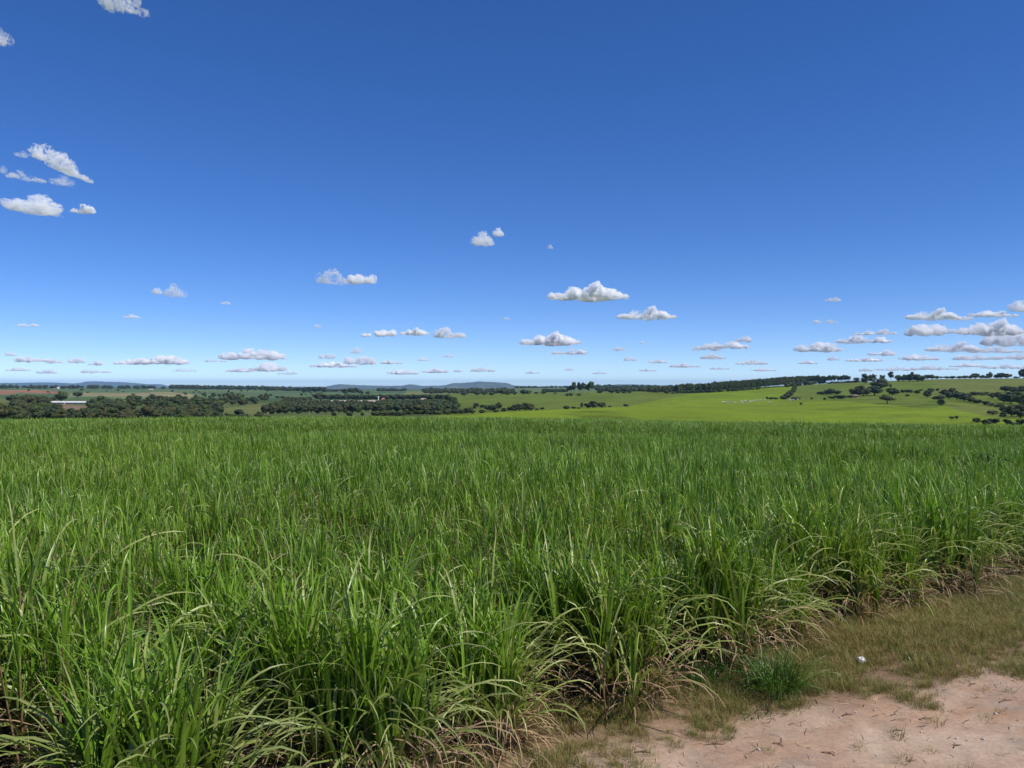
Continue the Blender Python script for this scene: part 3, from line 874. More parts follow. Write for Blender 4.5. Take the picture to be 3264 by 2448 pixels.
def trunk_mesh(kind, cen, seed):
    g = np.random.default_rng(seed)
    thin = 0.028 if kind == 'tall' else 0.045
    fork = {'round': 0.28, 'bush': 0.12, 'tall': 0.5, 'spread': 0.38}.get(kind, 0.12)
    V, Fq, C = tubes([((0, 0, -0.05), (0.01, 0.01, fork))], thin, thin * 0.7, np.array([0.2, 0.15, 0.1]), 7)
    parts = [(V, Fq, C)]
    for k in g.choice(len(cen), 5, replace=False):
        parts.append(tubes([((0.01, 0.01, fork - 0.03), tuple(cen[k]))], thin * 0.55, thin * 0.2, np.array([0.2, 0.15, 0.1]), 5))
    return mesh_np('trunk', *merge(parts)[:2], MAT_EUC if kind == 'tall' else MAT_BARK, None, True)
KINDS = {}
for ki, kind in enumerate(['round', 'bush', 'tall', 'spread', 'orchard']):
    KINDS[kind] = []
    for k in range(6):
        me, cen, rad = crown_mesh(1000 + ki * 50 + k, kind)
        KINDS[kind].append((me, trunk_mesh(kind, cen, 7 * k + ki)))
CROWN_OBJ = {k: [] for k in KINDS}
NAME = {'round': 'broadleaf_tree', 'bush': 'bush', 'tall': 'eucalyptus_tree', 'spread': 'spreading_tree', 'orchard': 'orchard_tree'}
CATG = {'round': 'tree', 'bush': 'bush', 'tall': 'tree', 'spread': 'tree', 'orchard': 'tree'}
tg = np.random.default_rng(33)
def tree(px, pb, w, h, kind, label, group=None, r=None, name=None):
    if r is None: X, Y, Z, r = hit(px, pb)
    else: X, Y, Z = on_ray(px, r)
    s = Y / F
    if kind in ('round', 'bush'): w *= 1.16
    k = int(tg.integers(6))
    cm, tm = KINDS[kind][k]
    e = empty(name or NAME[kind], (X, Y, Z - 0.02 * h * s), tg.uniform(0, 6.28), (w * s, w * s, h * s))
    tag(e, label, CATG[kind], group)
    c = obj('crown', cm, e); obj('trunk', tm, e)
    CROWN_OBJ[kind].append(c)
    return e
def scatter(n, x0, x1, b0, b1, h0, h1, wf, kind, label, group, kinds=None):
    for q in range(n):
        h = tg.uniform(h0, h1)
        tree(tg.uniform(x0, x1), tg.uniform(b0, b1), h * tg.uniform(*wf), h, kind if not kinds else str(tg.choice(kinds)), label, group)

# --- dark wood in the valley behind the cane (left)
LW = 'leafy tree in the dark valley wood behind the cane field'
GW = 'trees of the dark valley wood'
scatter(22, -60, 140, 1336, 1350, 48, 70, (0.7, 1.0), 'round', LW, GW)
scatter(14, -30, 190, 1302, 1328, 32, 46, (0.8, 1.2), 'round', LW, GW)
scatter(20, 130, 310, 1332, 1346, 30, 46, (0.8, 1.2), 'round', LW, GW)
scatter(64, 290, 700, 1322, 1346, 28, 46, (0.7, 1.2), 'round', LW, GW, ['round', 'bush'])
scatter(84, 290, 700, 1286, 1318, 20, 32, (0.8, 1.3), 'round', LW, GW, ['round', 'bush'])
scatter(34, 480, 830, 1278, 1296, 15, 24, (0.9, 1.4), 'round', LW, GW, ['round', 'bush'])
LB = 'leafy tree in the band of wood between the white sheds and the red earth'
for q in range(15): tree(30 + q * 10.5 + tg.uniform(-3, 3), tg.uniform(1276, 1284), tg.uniform(18, 26), tg.uniform(15, 20), 'round', LB, 'trees beside the red earth')
LS = 'low scrub bush at the far lip of the cane field'
for x in range(650, 850, 14): tree(x + tg.uniform(-5, 5), tg.uniform(1331, 1337), tg.uniform(12, 26), tg.uniform(8, 18), 'bush', LS, 'scrub along the lip of the cane field')
tree(762, 1330, 32, 26, 'round', 'tall dark bush on the pale grass slope before the orchard')
tree(824, 1329, 18, 17, 'bush', 'round bush standing before the orchard corner')
# --- single trees on the left slopes
tree(196, 1281, 36, 36, 'round', 'large tree standing in front of the white sheds')
tree(247, 1268, 30, 19, 'round', 'round dark tree alone on the pale slope beyond the white sheds')
tree(261, 1246, 11, 7, 'bush', 'small dark bush alone on the far green crop')
tree(322, 1293, 38, 32, 'round', 'large tree at the end of the long white shed')
for (x, b, w, h) in [(563, 1270, 6, 13), (595, 1272, 6, 9), (624, 1271, 7, 14), (532, 1270, 6, 8)]:
    tree(x, b, w, h, 'round', 'small narrow tree on the pale terraced slope', 'small narrow trees on the pale slope')
LQ = 'small dark tree or bush scattered on the far crop slopes'
for q in range(46): tree(tg.uniform(20, 1180), tg.uniform(1246, 1272), tg.uniform(5, 11), tg.uniform(4, 9), 'bush', LQ, 'scattered bushes on the far slopes')
LE = 'eucalyptus in the loose row above the valley wood'
for x, h in [(652, 25), (680, 24), (698, 20), (713, 22), (727, 24), (744, 22), (760, 23), (775, 18), (668, 14)]:
    tree(x, 1274, h * 0.75, h, 'tall', LE, 'eucalyptus row above the valley wood')
LC = 'tree in the pair of clumps beside the blue green crop'
for (x, b, w, h) in [(830, 1275, 18, 20), (850, 1275, 20, 22), (842, 1278, 26, 14), (806, 1278, 22, 14)]: tree(x, b, w, h, 'round', LC, 'trees beside the blue green crop')
for x in (884, 901): tree(x, 1271, 17, 9, 'bush', 'one of two round bushes side by side on the blue green crop', 'two round bushes on the crop')
tree(961, 1263, 8, 11, 'round', 'small lone tree on the blue green crop above the orchard')
tree(1021, 1277, 42, 26, 'round', 'broad dark tree behind the long barn roof, by the orchard')
for (x, w, h) in [(1100, 26, 24), (1118, 28, 29), (1134, 28, 29), (1150, 22, 20), (1172, 22, 16)]: tree(x, 1263, w, h, 'tall', 'tall grey green tree in the clump behind the long barn', 'tall trees behind the barn')
for (x, w, h) in [(970, 20, 17), (985, 24, 19), (1003, 24, 20), (1020, 24, 20), (1034, 20, 17)]: tree(x, 1252, w, h, 'round', 'tree in the rounded clump on the ridge above the orchard', 'rounded clump on the ridge')
# --- orchard blocks
LO = 'dense dark orchard tree in the clipped rows before the long barn'; GO = 'orchard trees before the long barn'
for row, (b, x0, x1, h) in enumerate([(1321, 846, 1146, 31), (1312, 852, 1150, 25), (1304, 866, 1150, 21), (1297, 884, 1165, 18), (1291, 900, 1170, 15), (1284, 905, 985, 14), (1279, 910, 1000, 13)]):
    x = x0
    while x < x1:
        tree(x + tg.uniform(-2, 2), b - (x - 846) * 0.012 + tg.uniform(-0.8, 0.8), h * tg.uniform(0.75, 0.95) + 4, h * tg.uniform(0.92, 1.08), 'orchard', LO, GO)
        x += 0.62 * h + 2
LO2 = 'dense dark orchard tree in the block between the barn and the green pasture'; GO2 = 'orchard trees beside the green pasture'
for row, (b, x0, x1, h) in enumerate([(1315, 1172, 1450, 29), (1307, 1170, 1452, 24), (1299, 1172, 1448, 20), (1291, 1200, 1440, 15), (1286, 1215, 1420, 13)]):
    x = x0
    while x < x1:
        tree(x + tg.uniform(-3, 3), b + tg.uniform(-1.5, 1.5), h * tg.uniform(0.8, 1.1) + 4, h * tg.uniform(0.85, 1.12), 'orchard', LO2, GO2)
        x += 0.68 * h + 3
LO3 = 'dark tree in the windbreak behind the long barn roof'
x = 1046
while x < 1424:
    tree(x, 1275 + tg.uniform(-0.6, 0.6), 22, tg.uniform(15, 20), 'orchard', LO3, 'windbreak behind the barn', name='windbreak_tree'); x += 11
LF = 'rough bush in the low hedge between the cane and the orchard'
x = 1195
while x < 1505:
    tree(x, 1329 - (x - 1200) * 0.034 + tg.uniform(-1.5, 1.5), tg.uniform(18, 30), tg.uniform(12, 22), 'bush', LF, 'rough hedge between cane and orchard'); x += tg.uniform(8, 14)
for (x, b, w, h) in [(1064, 1329, 18, 17), (1114, 1329, 23, 20), (1157, 1327, 14, 14)]: tree(x, b, w, h, 'bush', 'rounded bush on the strip of grass before the orchard', 'bushes on the grass before the orchard')
for (x, b, w, h) in [(1440, 1288, 30, 26), (1428, 1280, 24, 24), (1450, 1292, 22, 18)]: tree(x, b, w, h, 'round', 'leafy tree at the pasture corner of the orchard block', 'trees at the orchard corner')
tree(1462, 1301, 16, 16, 'round', 'small round tree alone where the orchard meets the pasture')
# --- bushes on the pasture, centre
GA = 'bush in the thicket on the pasture beside the orchard hedge'
for (x, b, w, h, k) in [(1517, 1303, 24, 22, 'spread'), (1515, 1304, 14, 12, 'bush'), (1538, 1303, 18, 15, 'bush'), (1556, 1310, 22, 20, 'bush'), (1570, 1312, 30, 24, 'bush'), (1590, 1307, 22, 26, 'round'), (1505, 1320, 22, 14, 'bush'), (1537, 1318, 22, 13, 'bush'), (1580, 1316, 20, 10, 'bush')]:
    tree(x, b, w, h, k, GA, 'thicket beside the orchard hedge')
GB = 'bush in the rounded dark thicket at the foot of the dull pasture'
for (x, b, w, h) in [(1606, 1314, 20, 14), (1624, 1312, 16, 17), (1640, 1312, 26, 22), (1656, 1311, 30, 27), (1674, 1310, 32, 27), (1690, 1310, 32, 24), (1712, 1308, 16, 7), (1728, 1307, 14, 9)]:
    tree(x, b, w, h, 'bush', GB, 'rounded thicket at the foot of the dull pasture')
GC = 'dense dark bush in the isolated group between the two pastures'
for (x, b, w, h, k) in [(1804, 1305, 22, 12, 'bush'), (1829, 1304, 17, 8, 'bush'), (1845, 1304, 12, 6, 'bush'), (1855, 1303, 10, 20, 'round'), (1872, 1302, 26, 19, 'bush'), (1889, 1302, 32, 25, 'bush'), (1918, 1301, 29, 20, 'bush')]:
    tree(x, b, w, h, k, GC, 'isolated bushes between the pastures')
tree(1944, 1299, 12, 6, 'bush', 'tiny low bush between the isolated group and the cattle slope')
tree(1995, 1297, 19, 9, 'bush', 'low wide bush alone at the dip between the pastures')
# --- far tree row behind the dull pasture and the eucalyptus clump
GD = 'dark tree in the row along the top of the dull pasture'
for (x, w, h) in [(1480, 24, 13), (1520, 28, 16), (1545, 16, 12), (1568, 20, 12), (1600, 24, 22), (1618, 20, 12), (1640, 18, 12), (1668, 22, 18), (1684, 20, 16), (1710, 16, 8), (1732, 18, 11), (1770, 12, 5), (1912, 20, 15), (1950, 24, 17), (1970, 20, 14), (1990, 18, 9), (2008, 14, 11), (2125, 18, 12), (2147, 14, 6)]:
    tree(x, np.interp(x, [1480, 1600, 1740, 1900, 2150], [1263, 1261, 1257, 1255.5, 1256]), w, h, 'round', GD, 'tree row along the dull pasture')
for (x, w, h) in [(1815, 22, 26), (1830, 20, 42), (1846, 23, 40), (1861, 23, 40), (1883, 25, 45), (1822, 20, 31), (1873, 20, 33), (1853, 18, 34)]:
    tree(x, 1256, w, h, 'tall', 'tall slender eucalyptus in the clump rising above the dull pasture', 'eucalyptus clump above the dull pasture')
for (x, w, h) in [(1808, 14, 10), (1820, 14, 11), (1846, 14, 10)]: tree(x, 1264, w, h, 'bush', 'small bush on the grass below the eucalyptus clump', 'bushes below the eucalyptus clump')
# --- right hill
GH = 'dark bush in the diagonal hedge running up to the plantation'
for (x, b, w, h) in [(2497, 1275, 22, 15), (2508, 1273, 24, 20), (2515, 1267, 22, 20), (2522, 1260, 20, 18), (2527, 1253, 18, 16), (2532, 1246, 16, 16), (2536, 1239, 14, 14)]: tree(x, b, w, h, 'bush', GH, 'diagonal hedge to the plantation')
for (x, b, w, h) in [(2444, 1275, 9, 12), (2458, 1275, 16, 9), (2473, 1275, 18, 8)]: tree(x, b, w, h, 'bush', 'low bush beside the grazing cattle left of the hedge'.replace(' left of', ' near'), 'low bushes beside the cattle')
tree(2538, 1276, 28, 11, 'bush', 'wide low bush at the foot of the diagonal hedge')
tree(2587, 1275, 6, 9, 'bush', 'tiny lone bush on the upper pasture edge')
tree(2553, 1296, 10, 15, 'spread', 'spindly little tree alone on the bright grass below the cattle')
for (x, b, w, h, k) in [(2618, 1259, 30, 12, 'bush'), (2648, 1259, 32, 22, 'round'), (2671, 1258, 22, 15, 'bush'), (2634, 1258, 22, 16, 'bush')]: tree(x, b, w, h, k, 'dark bush in the mound on the middle of the hill pasture', 'mound of bushes on the hill pasture')
for (x, b, w, h, k) in [(2652, 1272, 26, 10, 'bush'), (2678, 1273, 36, 15, 'bush'), (2629, 1277, 9, 10, 'bush'), (2712, 1270, 24, 11, 'bush')]: tree(x, b, w, h, k, 'low bush in the straggling line under the big hill trees', 'straggling bushes on the hill')
for (x, b, w, h, k) in [(2730, 1264, 44, 33, 'round'), (2752, 1264, 44, 36, 'round'), (2788, 1262, 46, 33, 'round'), (2758, 1240, 36, 54, 'tall'), (2780, 1236, 30, 48, 'tall'), (2802, 1244, 52, 40, 'round'), (2813, 1230, 20, 40, 'tall')]:
    tree(x, b, w, h, k, 'large tree in the tall group crowning the middle of the hill', 'tall tree group on the hill')
tree(2729, 1219, 26, 20, 'spread', 'small flat topped tree on the skyline beside the plantation end')
tree(2828, 1289, 50, 38, 'spread', 'wide grey green spreading tree at the lower edge of the hill pasture')
tree(2845, 1260, 44, 24, 'round', 'broad tree just behind the wide spreading tree')
tree(2839, 1238, 8, 13, 'round', 'small narrow tree above the broad hill tree')
tree(2840, 1216, 21, 36, 'tall', 'tall narrow tree on the skyline beside the dark tree belt')
GK = 'tree in the dark belt along the skyline of the hill'
for (x, b, w, h) in [(2864, 1217, 24, 22), (2880, 1217, 26, 23), (2897, 1217, 28, 25), (2911, 1217, 24, 32), (2925, 1217, 26, 24), (2940, 1217, 22, 20), (2956, 1210, 24, 16), (2972, 1210, 24, 16), (2986, 1209, 16, 11)]: tree(x, b, w, h, 'round', GK, 'dark belt on the skyline')
GL = 'small tree in the thin row along the hill crest'
for (x, b, w, h, k) in [(3000, 1208, 16, 11, 'spread'), (3018, 1208, 22, 9, 'round'), (3036, 1208, 22, 10, 'round'), (3058, 1207, 22, 9, 'round'), (3076, 1207, 26, 11, 'round'), (3092, 1207, 16, 9, 'round'), (3108, 1207, 28, 18, 'round'), (3130, 1206, 20, 12, 'round'), (3154, 1206, 18, 22, 'round'), (3145, 1206, 20, 10, 'round'), (3178, 1206, 20, 14, 'round'), (3192, 1206, 26, 20, 'round'), (3210, 1206, 22, 16, 'round'), (3222, 1206, 10, 16, 'tall'), (3240, 1207, 20, 7, 'round')]: tree(x, b, w, h, k, GL, 'thin row along the hill crest')
tree(3264, 1208, 32, 36, 'round', 'taller dark tree at the end of the crest row')
GM = 'tree in the short clipped looking row on the hill pasture'
for x in (2877, 2886, 2895, 2904): tree(x, 1253, 14, 11, 'orchard', GM, 'short row on the hill pasture', name='small_tree')
tree(2923, 1261, 20, 19, 'spread', 'thin parasol shaped tree beside the short row on the hill')
tree(2936, 1248, 15, 8, 'bush', 'flat dark bush behind the parasol shaped tree')
tree(2892, 1265, 13, 8, 'bush', 'small round bush below the short row on the hill')
for (x, b, w, h) in [(2956, 1268, 26, 24), (2966, 1257, 24, 20)]: tree(x, b, w, h, 'round', 'dark tree at the lower end of the fence line on the hill', 'trees at the fence line')
tree(2990, 1248, 12, 11, 'bush', 'small bush by the red earth bank on the hill')
GN = 'dark tree in the gully hedge descending the right hillside'.replace('right hillside', 'hillside to the wood')
for (x, b, w, h) in [(3008, 1262, 26, 22), (3036, 1262, 32, 26), (3025, 1272, 32, 24), (3050, 1276, 36, 26), (3075, 1280, 36, 26), (3095, 1284, 26, 20), (3115, 1289, 26, 17), (3140, 1293, 26, 17), (3160, 1297, 22, 13), (3180, 1300, 22, 10), (3060, 1270, 30, 20), (3085, 1274, 28, 20)]: tree(x, b, w, h, 'bush' if h < 20 else 'round', GN, 'gully hedge on the hillside')
tree(2992, 1282, 42, 28, 'spread', 'spreading tree at the head of the gully hedge')
tree(3000, 1294, 25, 22, 'round', 'dark two tiered tree just below the spreading tree')
for (x, b, w, h) in [(3108, 1262, 28, 15), (3140, 1262, 28, 14), (3128, 1262, 20, 10)]: tree(x, b, w, h, 'bush', 'dark bush on the slope above the gully hedge', 'bushes above the gully hedge')
GP = 'leafy tree in the dark wood at the foot of the hill'
for (x, b, w, h) in [(3162, 1271, 24, 21), (3183, 1277, 24, 28), (3205, 1252, 34, 22), (3230, 1254, 34, 22), (3256, 1254, 34, 26), (3200, 1285, 30, 30), (3222, 1288, 44, 40), (3250, 1292, 48, 44), (3240, 1275, 40, 30), (3225, 1328, 44, 36), (3252, 1334, 52, 46), (3275, 1330, 50, 50), (3205, 1316, 34, 22), (3240, 1312, 44, 24), (3280, 1300, 50, 50), (3190, 1300, 24, 14), (3290, 1280, 50, 40)]: tree(x, b, w, h, 'round', GP, 'dark wood at the foot of the hill')
GQ = 'scattered round bush on the grass just beyond the cane'
for (x, b, w, h) in [(3165, 1323, 30, 16), (3197, 1332, 22, 19), (3114, 1348, 26, 17), (3144, 1356, 28, 20), (3169, 1352, 32, 21), (3210, 1356, 24, 22), (3233, 1359, 24, 15), (3255, 1358, 26, 26)]: tree(x, b, w, h, 'bush', GQ, 'scattered bushes beyond the cane')
for (x, w) in [(3033, 16), (3049, 15)]: tree(x, 1341, w, 17, 'spread', 'sparse pale little tree on the bright slope', 'two sparse little trees')

# --- plantation on the hill, its open end trees, the wooded hill and the far tree lines
GE = 'bare stemmed eucalyptus at the open end of the plantation'
for q in range(22): tree(2596 + q * 5.2, np.interp(2596 + q * 5.2, [2596, 2710], [1222, 1218]), tg.uniform(11, 15), tg.uniform(25, 31), 'tall', GE, 'open end of the plantation')
def mass(name, label, cat, rows, kind):
    """rows: (n, x0, x1, [(x, base row)...], depth spread in m, h px range, width factor range)"""
    pts, scl, rot, ix = [], [], [], []
    for (n, x0, x1, base, dep, h0, h1, wf) in rows:
        for q in range(n):
            x = tg.uniform(x0, x1); b = np.interp(x, [a for a, c in base], [c for a, c in base])
            X, Y, Z, r = hit(x, b); r2 = r + tg.uniform(0, dep)
            X, Y, Z = on_ray(x, r2)
            h = tg.uniform(h0, h1) * Y / F
            pts.append((X, Y, Z - 0.02 * h)); w = h * tg.uniform(*wf); scl.append((w, w, h)); rot.append(tg.uniform(0, 6.28)); ix.append(int(tg.integers(6)))
    src = []
    seen = set()
    for c in CROWN_OBJ[kind]:
        if c.data.name not in seen: seen.add(c.data.name); src.append(c)
    o = instancer(name, np.array(pts), np.array(rot), np.array(scl), np.array(ix) % len(src), src)
    tag(o, label, cat, kind='stuff')
mass('eucalyptus_plantation', 'dark eucalyptus plantation covering the crest of the hill', 'plantation',
     [(620, 2262, 2610, [(2262, 1253), (2400, 1243), (2540, 1230), (2610, 1223)], 120, 24, 33, (0.38, 0.55)),
      (360, 2262, 2610, [(2262, 1253), (2400, 1243), (2540, 1230), (2610, 1223)], 12, 18, 29, (0.38, 0.55))], 'tall')
mass('plantation_undergrowth', 'low dark undergrowth along the foot of the plantation', 'undergrowth',
     [(70, 2165, 2420, [(2165, 1255), (2260, 1253), (2420, 1243)], 6, 7, 12, (1.0, 1.6)), (44, 2500, 2625, [(2500, 1236), (2625, 1224)], 5, 9, 16, (0.9, 1.3)), (40, 2610, 2740, [(2610, 1223), (2740, 1219)], 30, 4, 8, (1.2, 2.2))], 'bush')
mass('hill_wood', 'dark wood over the low hill beside the plantation', 'wood',
     [(260, 2070, 2270, [(2070, 1254), (2270, 1252)], 330, 12, 20, (0.8, 1.3)), (60, 2160, 2270, [(2160, 1254), (2270, 1252)], 60, 22, 30, (0.6, 0.9)), (140, 1900, 2110, [(1900, 1249), (2110, 1252)], 260, 7, 14, (0.9, 1.5))], 'round')
mass('distant_treeline', 'dark line of trees along the far ridge', 'trees',
     [(150, -300, 520, [(-300, 1240), (520, 1242)], 260, 9, 14, (0.9, 1.8)), (120, 540, 850, [(540, 1242), (850, 1246)], 200, 12, 16, (0.8, 1.3)), (60, 840, 980, [(840, 1247), (980, 1250)], 200, 10, 16, (0.8, 1.3)),
      (50, 1040, 1110, [(1040, 1250), (1110, 1250)], 100, 6, 10, (1, 1.8)), (40, 1205, 1290, [(1205, 1249), (1290, 1249)], 100, 7, 12, (1, 1.6)), (260, 1350, 1640, [(1350, 1258), (1640, 1256)], 800, 8, 14, (0.9, 1.5)),
      (70, 1730, 1810, [(1730, 1252), (1810, 1252)], 60, 8, 13, (0.7, 1.1)), (90, 1640, 1830, [(1640, 1238), (1830, 1236)], 260, 4, 8, (1.2, 2.2)), (80, 1880, 2100, [(1880, 1240), (2100, 1242)], 700, 7, 12, (1.0, 1.7)), (40, 2640, 2760, [(2640, 1220), (2760, 1219)], 200, 4, 7, (1.5, 2.5))], 'round')

# --- weeds standing in the cane
MAT_WEED = plain('dark_weed_leaf', (0.060, 0.120, 0.018), 0.7, 0.4, 5, 0.15)
def weed(px, r, h, w, label, kind='bush'):
    X, Y, Z = on_ray(px, r)
    e = empty('broadleaf_weed', (X, Y, Z), tg.uniform(0, 6.28), (w, w, h)); tag(e, label, 'weed', None)
    cm, tm = KINDS[kind][int(tg.integers(6))]
    o = obj('leaves', cm, e); obj('stem', tm, e)
    o.material_slots[0].link = 'OBJECT'; o.material_slots[0].material = MAT_WEED
weed(3060, 33, 1.75, 2.2, 'wide dark green broadleaf weed rising above the cane near the scattered bushes')
weed(3165, 35, 1.75, 1.8, 'second dark broadleaf weed, beside the wide one above the cane')
weed(2730, 34, 1.85, 1.3, 'smaller dark broadleaf weed rising above the cane, apart from the wide pair')

# ------------------------------------------------------------------ buildings, tank, pole, cattle
def building(name, px, pb, wpx, hpx, depth, roof_c, wall_c, label, cat, group=None, roof_frac=0.45, rot=0.0, door=True, nwin=0):
    X, Y, Z, r = hit(px, pb); s = Y / F
    W, Hh = wpx * s, hpx * s; rh = Hh * roof_frac; wh = Hh - rh
    e = empty(name, (X, Y, Z), rot); tag(e, label, cat, group)
    def box(nm, x0, x1, y0, y1, z0, z1, m, par):
        V = [(x0, y0, z0), (x1, y0, z0), (x1, y1, z0), (x0, y1, z0), (x0, y0, z1), (x1, y0, z1), (x1, y1, z1), (x0, y1, z1)]
        Fc = [[0, 3, 2, 1], [4, 5, 6, 7], [0, 1, 5, 4], [1, 2, 6, 5], [2, 3, 7, 6], [3, 0, 4, 7]]
        return obj(nm, mesh_np(nm, V, Fc, m), par)
    mw = plain('wall_paint', wall_c, 0.85, 0.15, 0.8); mr = plain('roof_sheet', roof_c, 0.55, 0.15, 0.6)
    d2 = depth / 2
    V = [(-W / 2, -d2, -1), (W / 2, -d2, -1), (W / 2, d2, -1), (-W / 2, d2, -1), (-W / 2, -d2, wh), (W / 2, -d2, wh), (W / 2, d2, wh), (-W / 2, d2, wh), (-W / 2, 0, Hh * 0.96), (W / 2, 0, Hh * 0.96)]
    Fc = [[0, 1, 5, 4], [2, 3, 7, 6], [1, 2, 6, 9, 5], [3, 0, 4, 8, 7], [4, 5, 9, 8], [6, 7, 8, 9]]
    obj('wall', mesh_np('wall', V, Fc, mw), e)
    ov = 0.03 * W if W < 20 else 0.7; t = 0.14; oy = 0.6
    drop = rh * oy / d2
    V = []
    for x in (-W / 2 - ov, W / 2 + ov):
        V += [(x, -d2 - oy, wh - drop + 0.05), (x, 0, Hh), (x, d2 + oy, wh - drop + 0.05), (x, d2 + oy, wh - drop + 0.05 + t), (x, 0, Hh + t), (x, -d2 - oy, wh - drop + 0.05 + t)]
    Fc = [[0, 1, 7, 6], [1, 2, 8, 7], [2, 3, 9, 8], [3, 4, 10, 9], [4, 5, 11, 10], [5, 0, 6, 11], [0, 5, 4, 1], [1, 4, 3, 2], [6, 7, 10, 11], [7, 8, 9, 10]]
    ro = obj('roof', mesh_np('roof', V, Fc, mr), e)
    box('ridge_cap', -W / 2 - ov, W / 2 + ov, -0.2, 0.2, Hh + t - 0.02, Hh + t + 0.12, mr, ro)
    md = plain('dark_opening', (0.05, 0.045, 0.04), 0.9, 0.1)
    if door: box('door', -0.12 * min(W, 10), 0.0, -d2 - 0.06, -d2 + 0.04, -0.5, wh * 0.8, md, e)
    for q in range(nwin):
        x = -W / 2 + (q + 0.5) * W / nwin
        box('window', x - W / nwin * 0.32, x + W / nwin * 0.32, -d2 - 0.05, -d2 + 0.04, wh * 0.35, wh * 0.82, md, e)
    return e
WHITE, PALEC = (0.66, 0.66, 0.66), (0.44, 0.38, 0.32)
building('poultry_barn', 1091, 1288.5, 214, 11, 13, PALEC, (0.38, 0.34, 0.30), 'long low barn with a pale weathered roof behind the orchard', 'barn', nwin=24)
for (x, w, lab) in [(135, 14, 'short white roofed shed, smallest of the shed row'), (169, 46, 'white roofed shed between the smallest shed and the large tree'), (208, 20, 'white roofed shed half hidden behind the large tree'), (256, 66, 'white roofed shed, longest of the shed row')]:
    building('white_shed', x, 1288.0, w, 7.5, 12, WHITE, (0.62, 0.62, 0.62), lab, 'shed', 'white roofed sheds', nwin=max(2, w // 8), rot=-0.02)
building('white_house', 613, 1311, 20, 9, 7, WHITE, (0.75, 0.72, 0.68), 'small white house among the dark valley trees', 'house', nwin=2)
building('farmhouse', 1350, 1279, 15, 8, 7, (0.50, 0.42, 0.36), (0.62, 0.50, 0.42), 'small tan farmhouse behind the orchard windbreak', 'house', nwin=2)
building('farm_shed', 1295, 1279, 7, 5, 4, (0.50, 0.42, 0.36), (0.60, 0.45, 0.36), 'tiny tan shed beside the farmhouse behind the orchard', 'shed', nwin=1)
building('brick_house', 1222, 1281, 8, 11, 6, (0.42, 0.15, 0.09), (0.70, 0.62, 0.56), 'small house with a red tiled roof by the white water tank', 'house', nwin=1)
building('ridge_house', 180, 1240, 13, 6, 14, (0.48, 0.16, 0.09), (0.80, 0.78, 0.74), 'white house with a red roof in the far ridge trees', 'house', nwin=2)
building('ridge_barn', 215, 1239, 12, 6, 14, (0.45, 0.15, 0.09), (0.55, 0.40, 0.33), 'red roofed barn in the far ridge trees', 'barn', nwin=2)
building('crop_shed', 481, 1244, 11, 3, 8, (0.72, 0.69, 0.60), (0.6, 0.58, 0.5), 'tiny cream shed on the far green crop below the ridge trees', 'shed', nwin=1)
building('hill_house', 2722, 1268, 16, 9, 7, (0.22, 0.13, 0.11), (0.42, 0.32, 0.28), 'low reddish house under the big hill trees', 'house', nwin=2)
X, Y, Z, r = hit(1206, 1277); s = Y / F
e = empty('water_tank', (X, Y, Z)); tag(e, 'white water tank on a column behind the orchard', 'water tank')
mt = plain('white_tank_paint', (0.82, 0.82, 0.82), 0.5, 0.05)
bm = bmesh.new(); bmesh.ops.create_cone(bm, cap_ends=True, segments=14, radius1=0.55, radius2=0.45, depth=8 * s, matrix=Matrix.Translation((0, 0, 4 * s))); me = bpy.data.meshes.new('column'); bm.to_mesh(me); bm.free(); me.materials.append(mt); obj('column', me, e)
bm = bmesh.new(); bmesh.ops.create_uvsphere(bm, u_segments=16, v_segments=10, radius=2.4 * s, matrix=Matrix.Translation((0, 0, 9.5 * s)) @ Matrix.Diagonal((1, 1, 1.25, 1))); me = bpy.data.meshes.new('tank'); bm.to_mesh(me); bm.free(); me.materials.append(mt); obj('tank', me, e)
X, Y, Z, r = hit(986, 1323); s = Y / F
V, Fq, C = merge([tubes([((0, 0, -0.3), (0.05, 0.03, 13 * s))], 0.13, 0.09, np.array([0.4, 0.36, 0.3]), 7), tubes([((-0.7, 0.03, 12 * s), (0.75, 0.03, 12 * s))], 0.05, 0.05, np.array([0.4, 0.36, 0.3]), 5)])
o = obj('wooden_pole', mesh_np('wooden_pole', V, Fq, plain('grey_weathered_wood', (0.36, 0.33, 0.29), 0.9, 0.3))); o.location = (X, Y, Z)
tag(o, 'grey weathered wooden pole before the orchard front', 'pole')

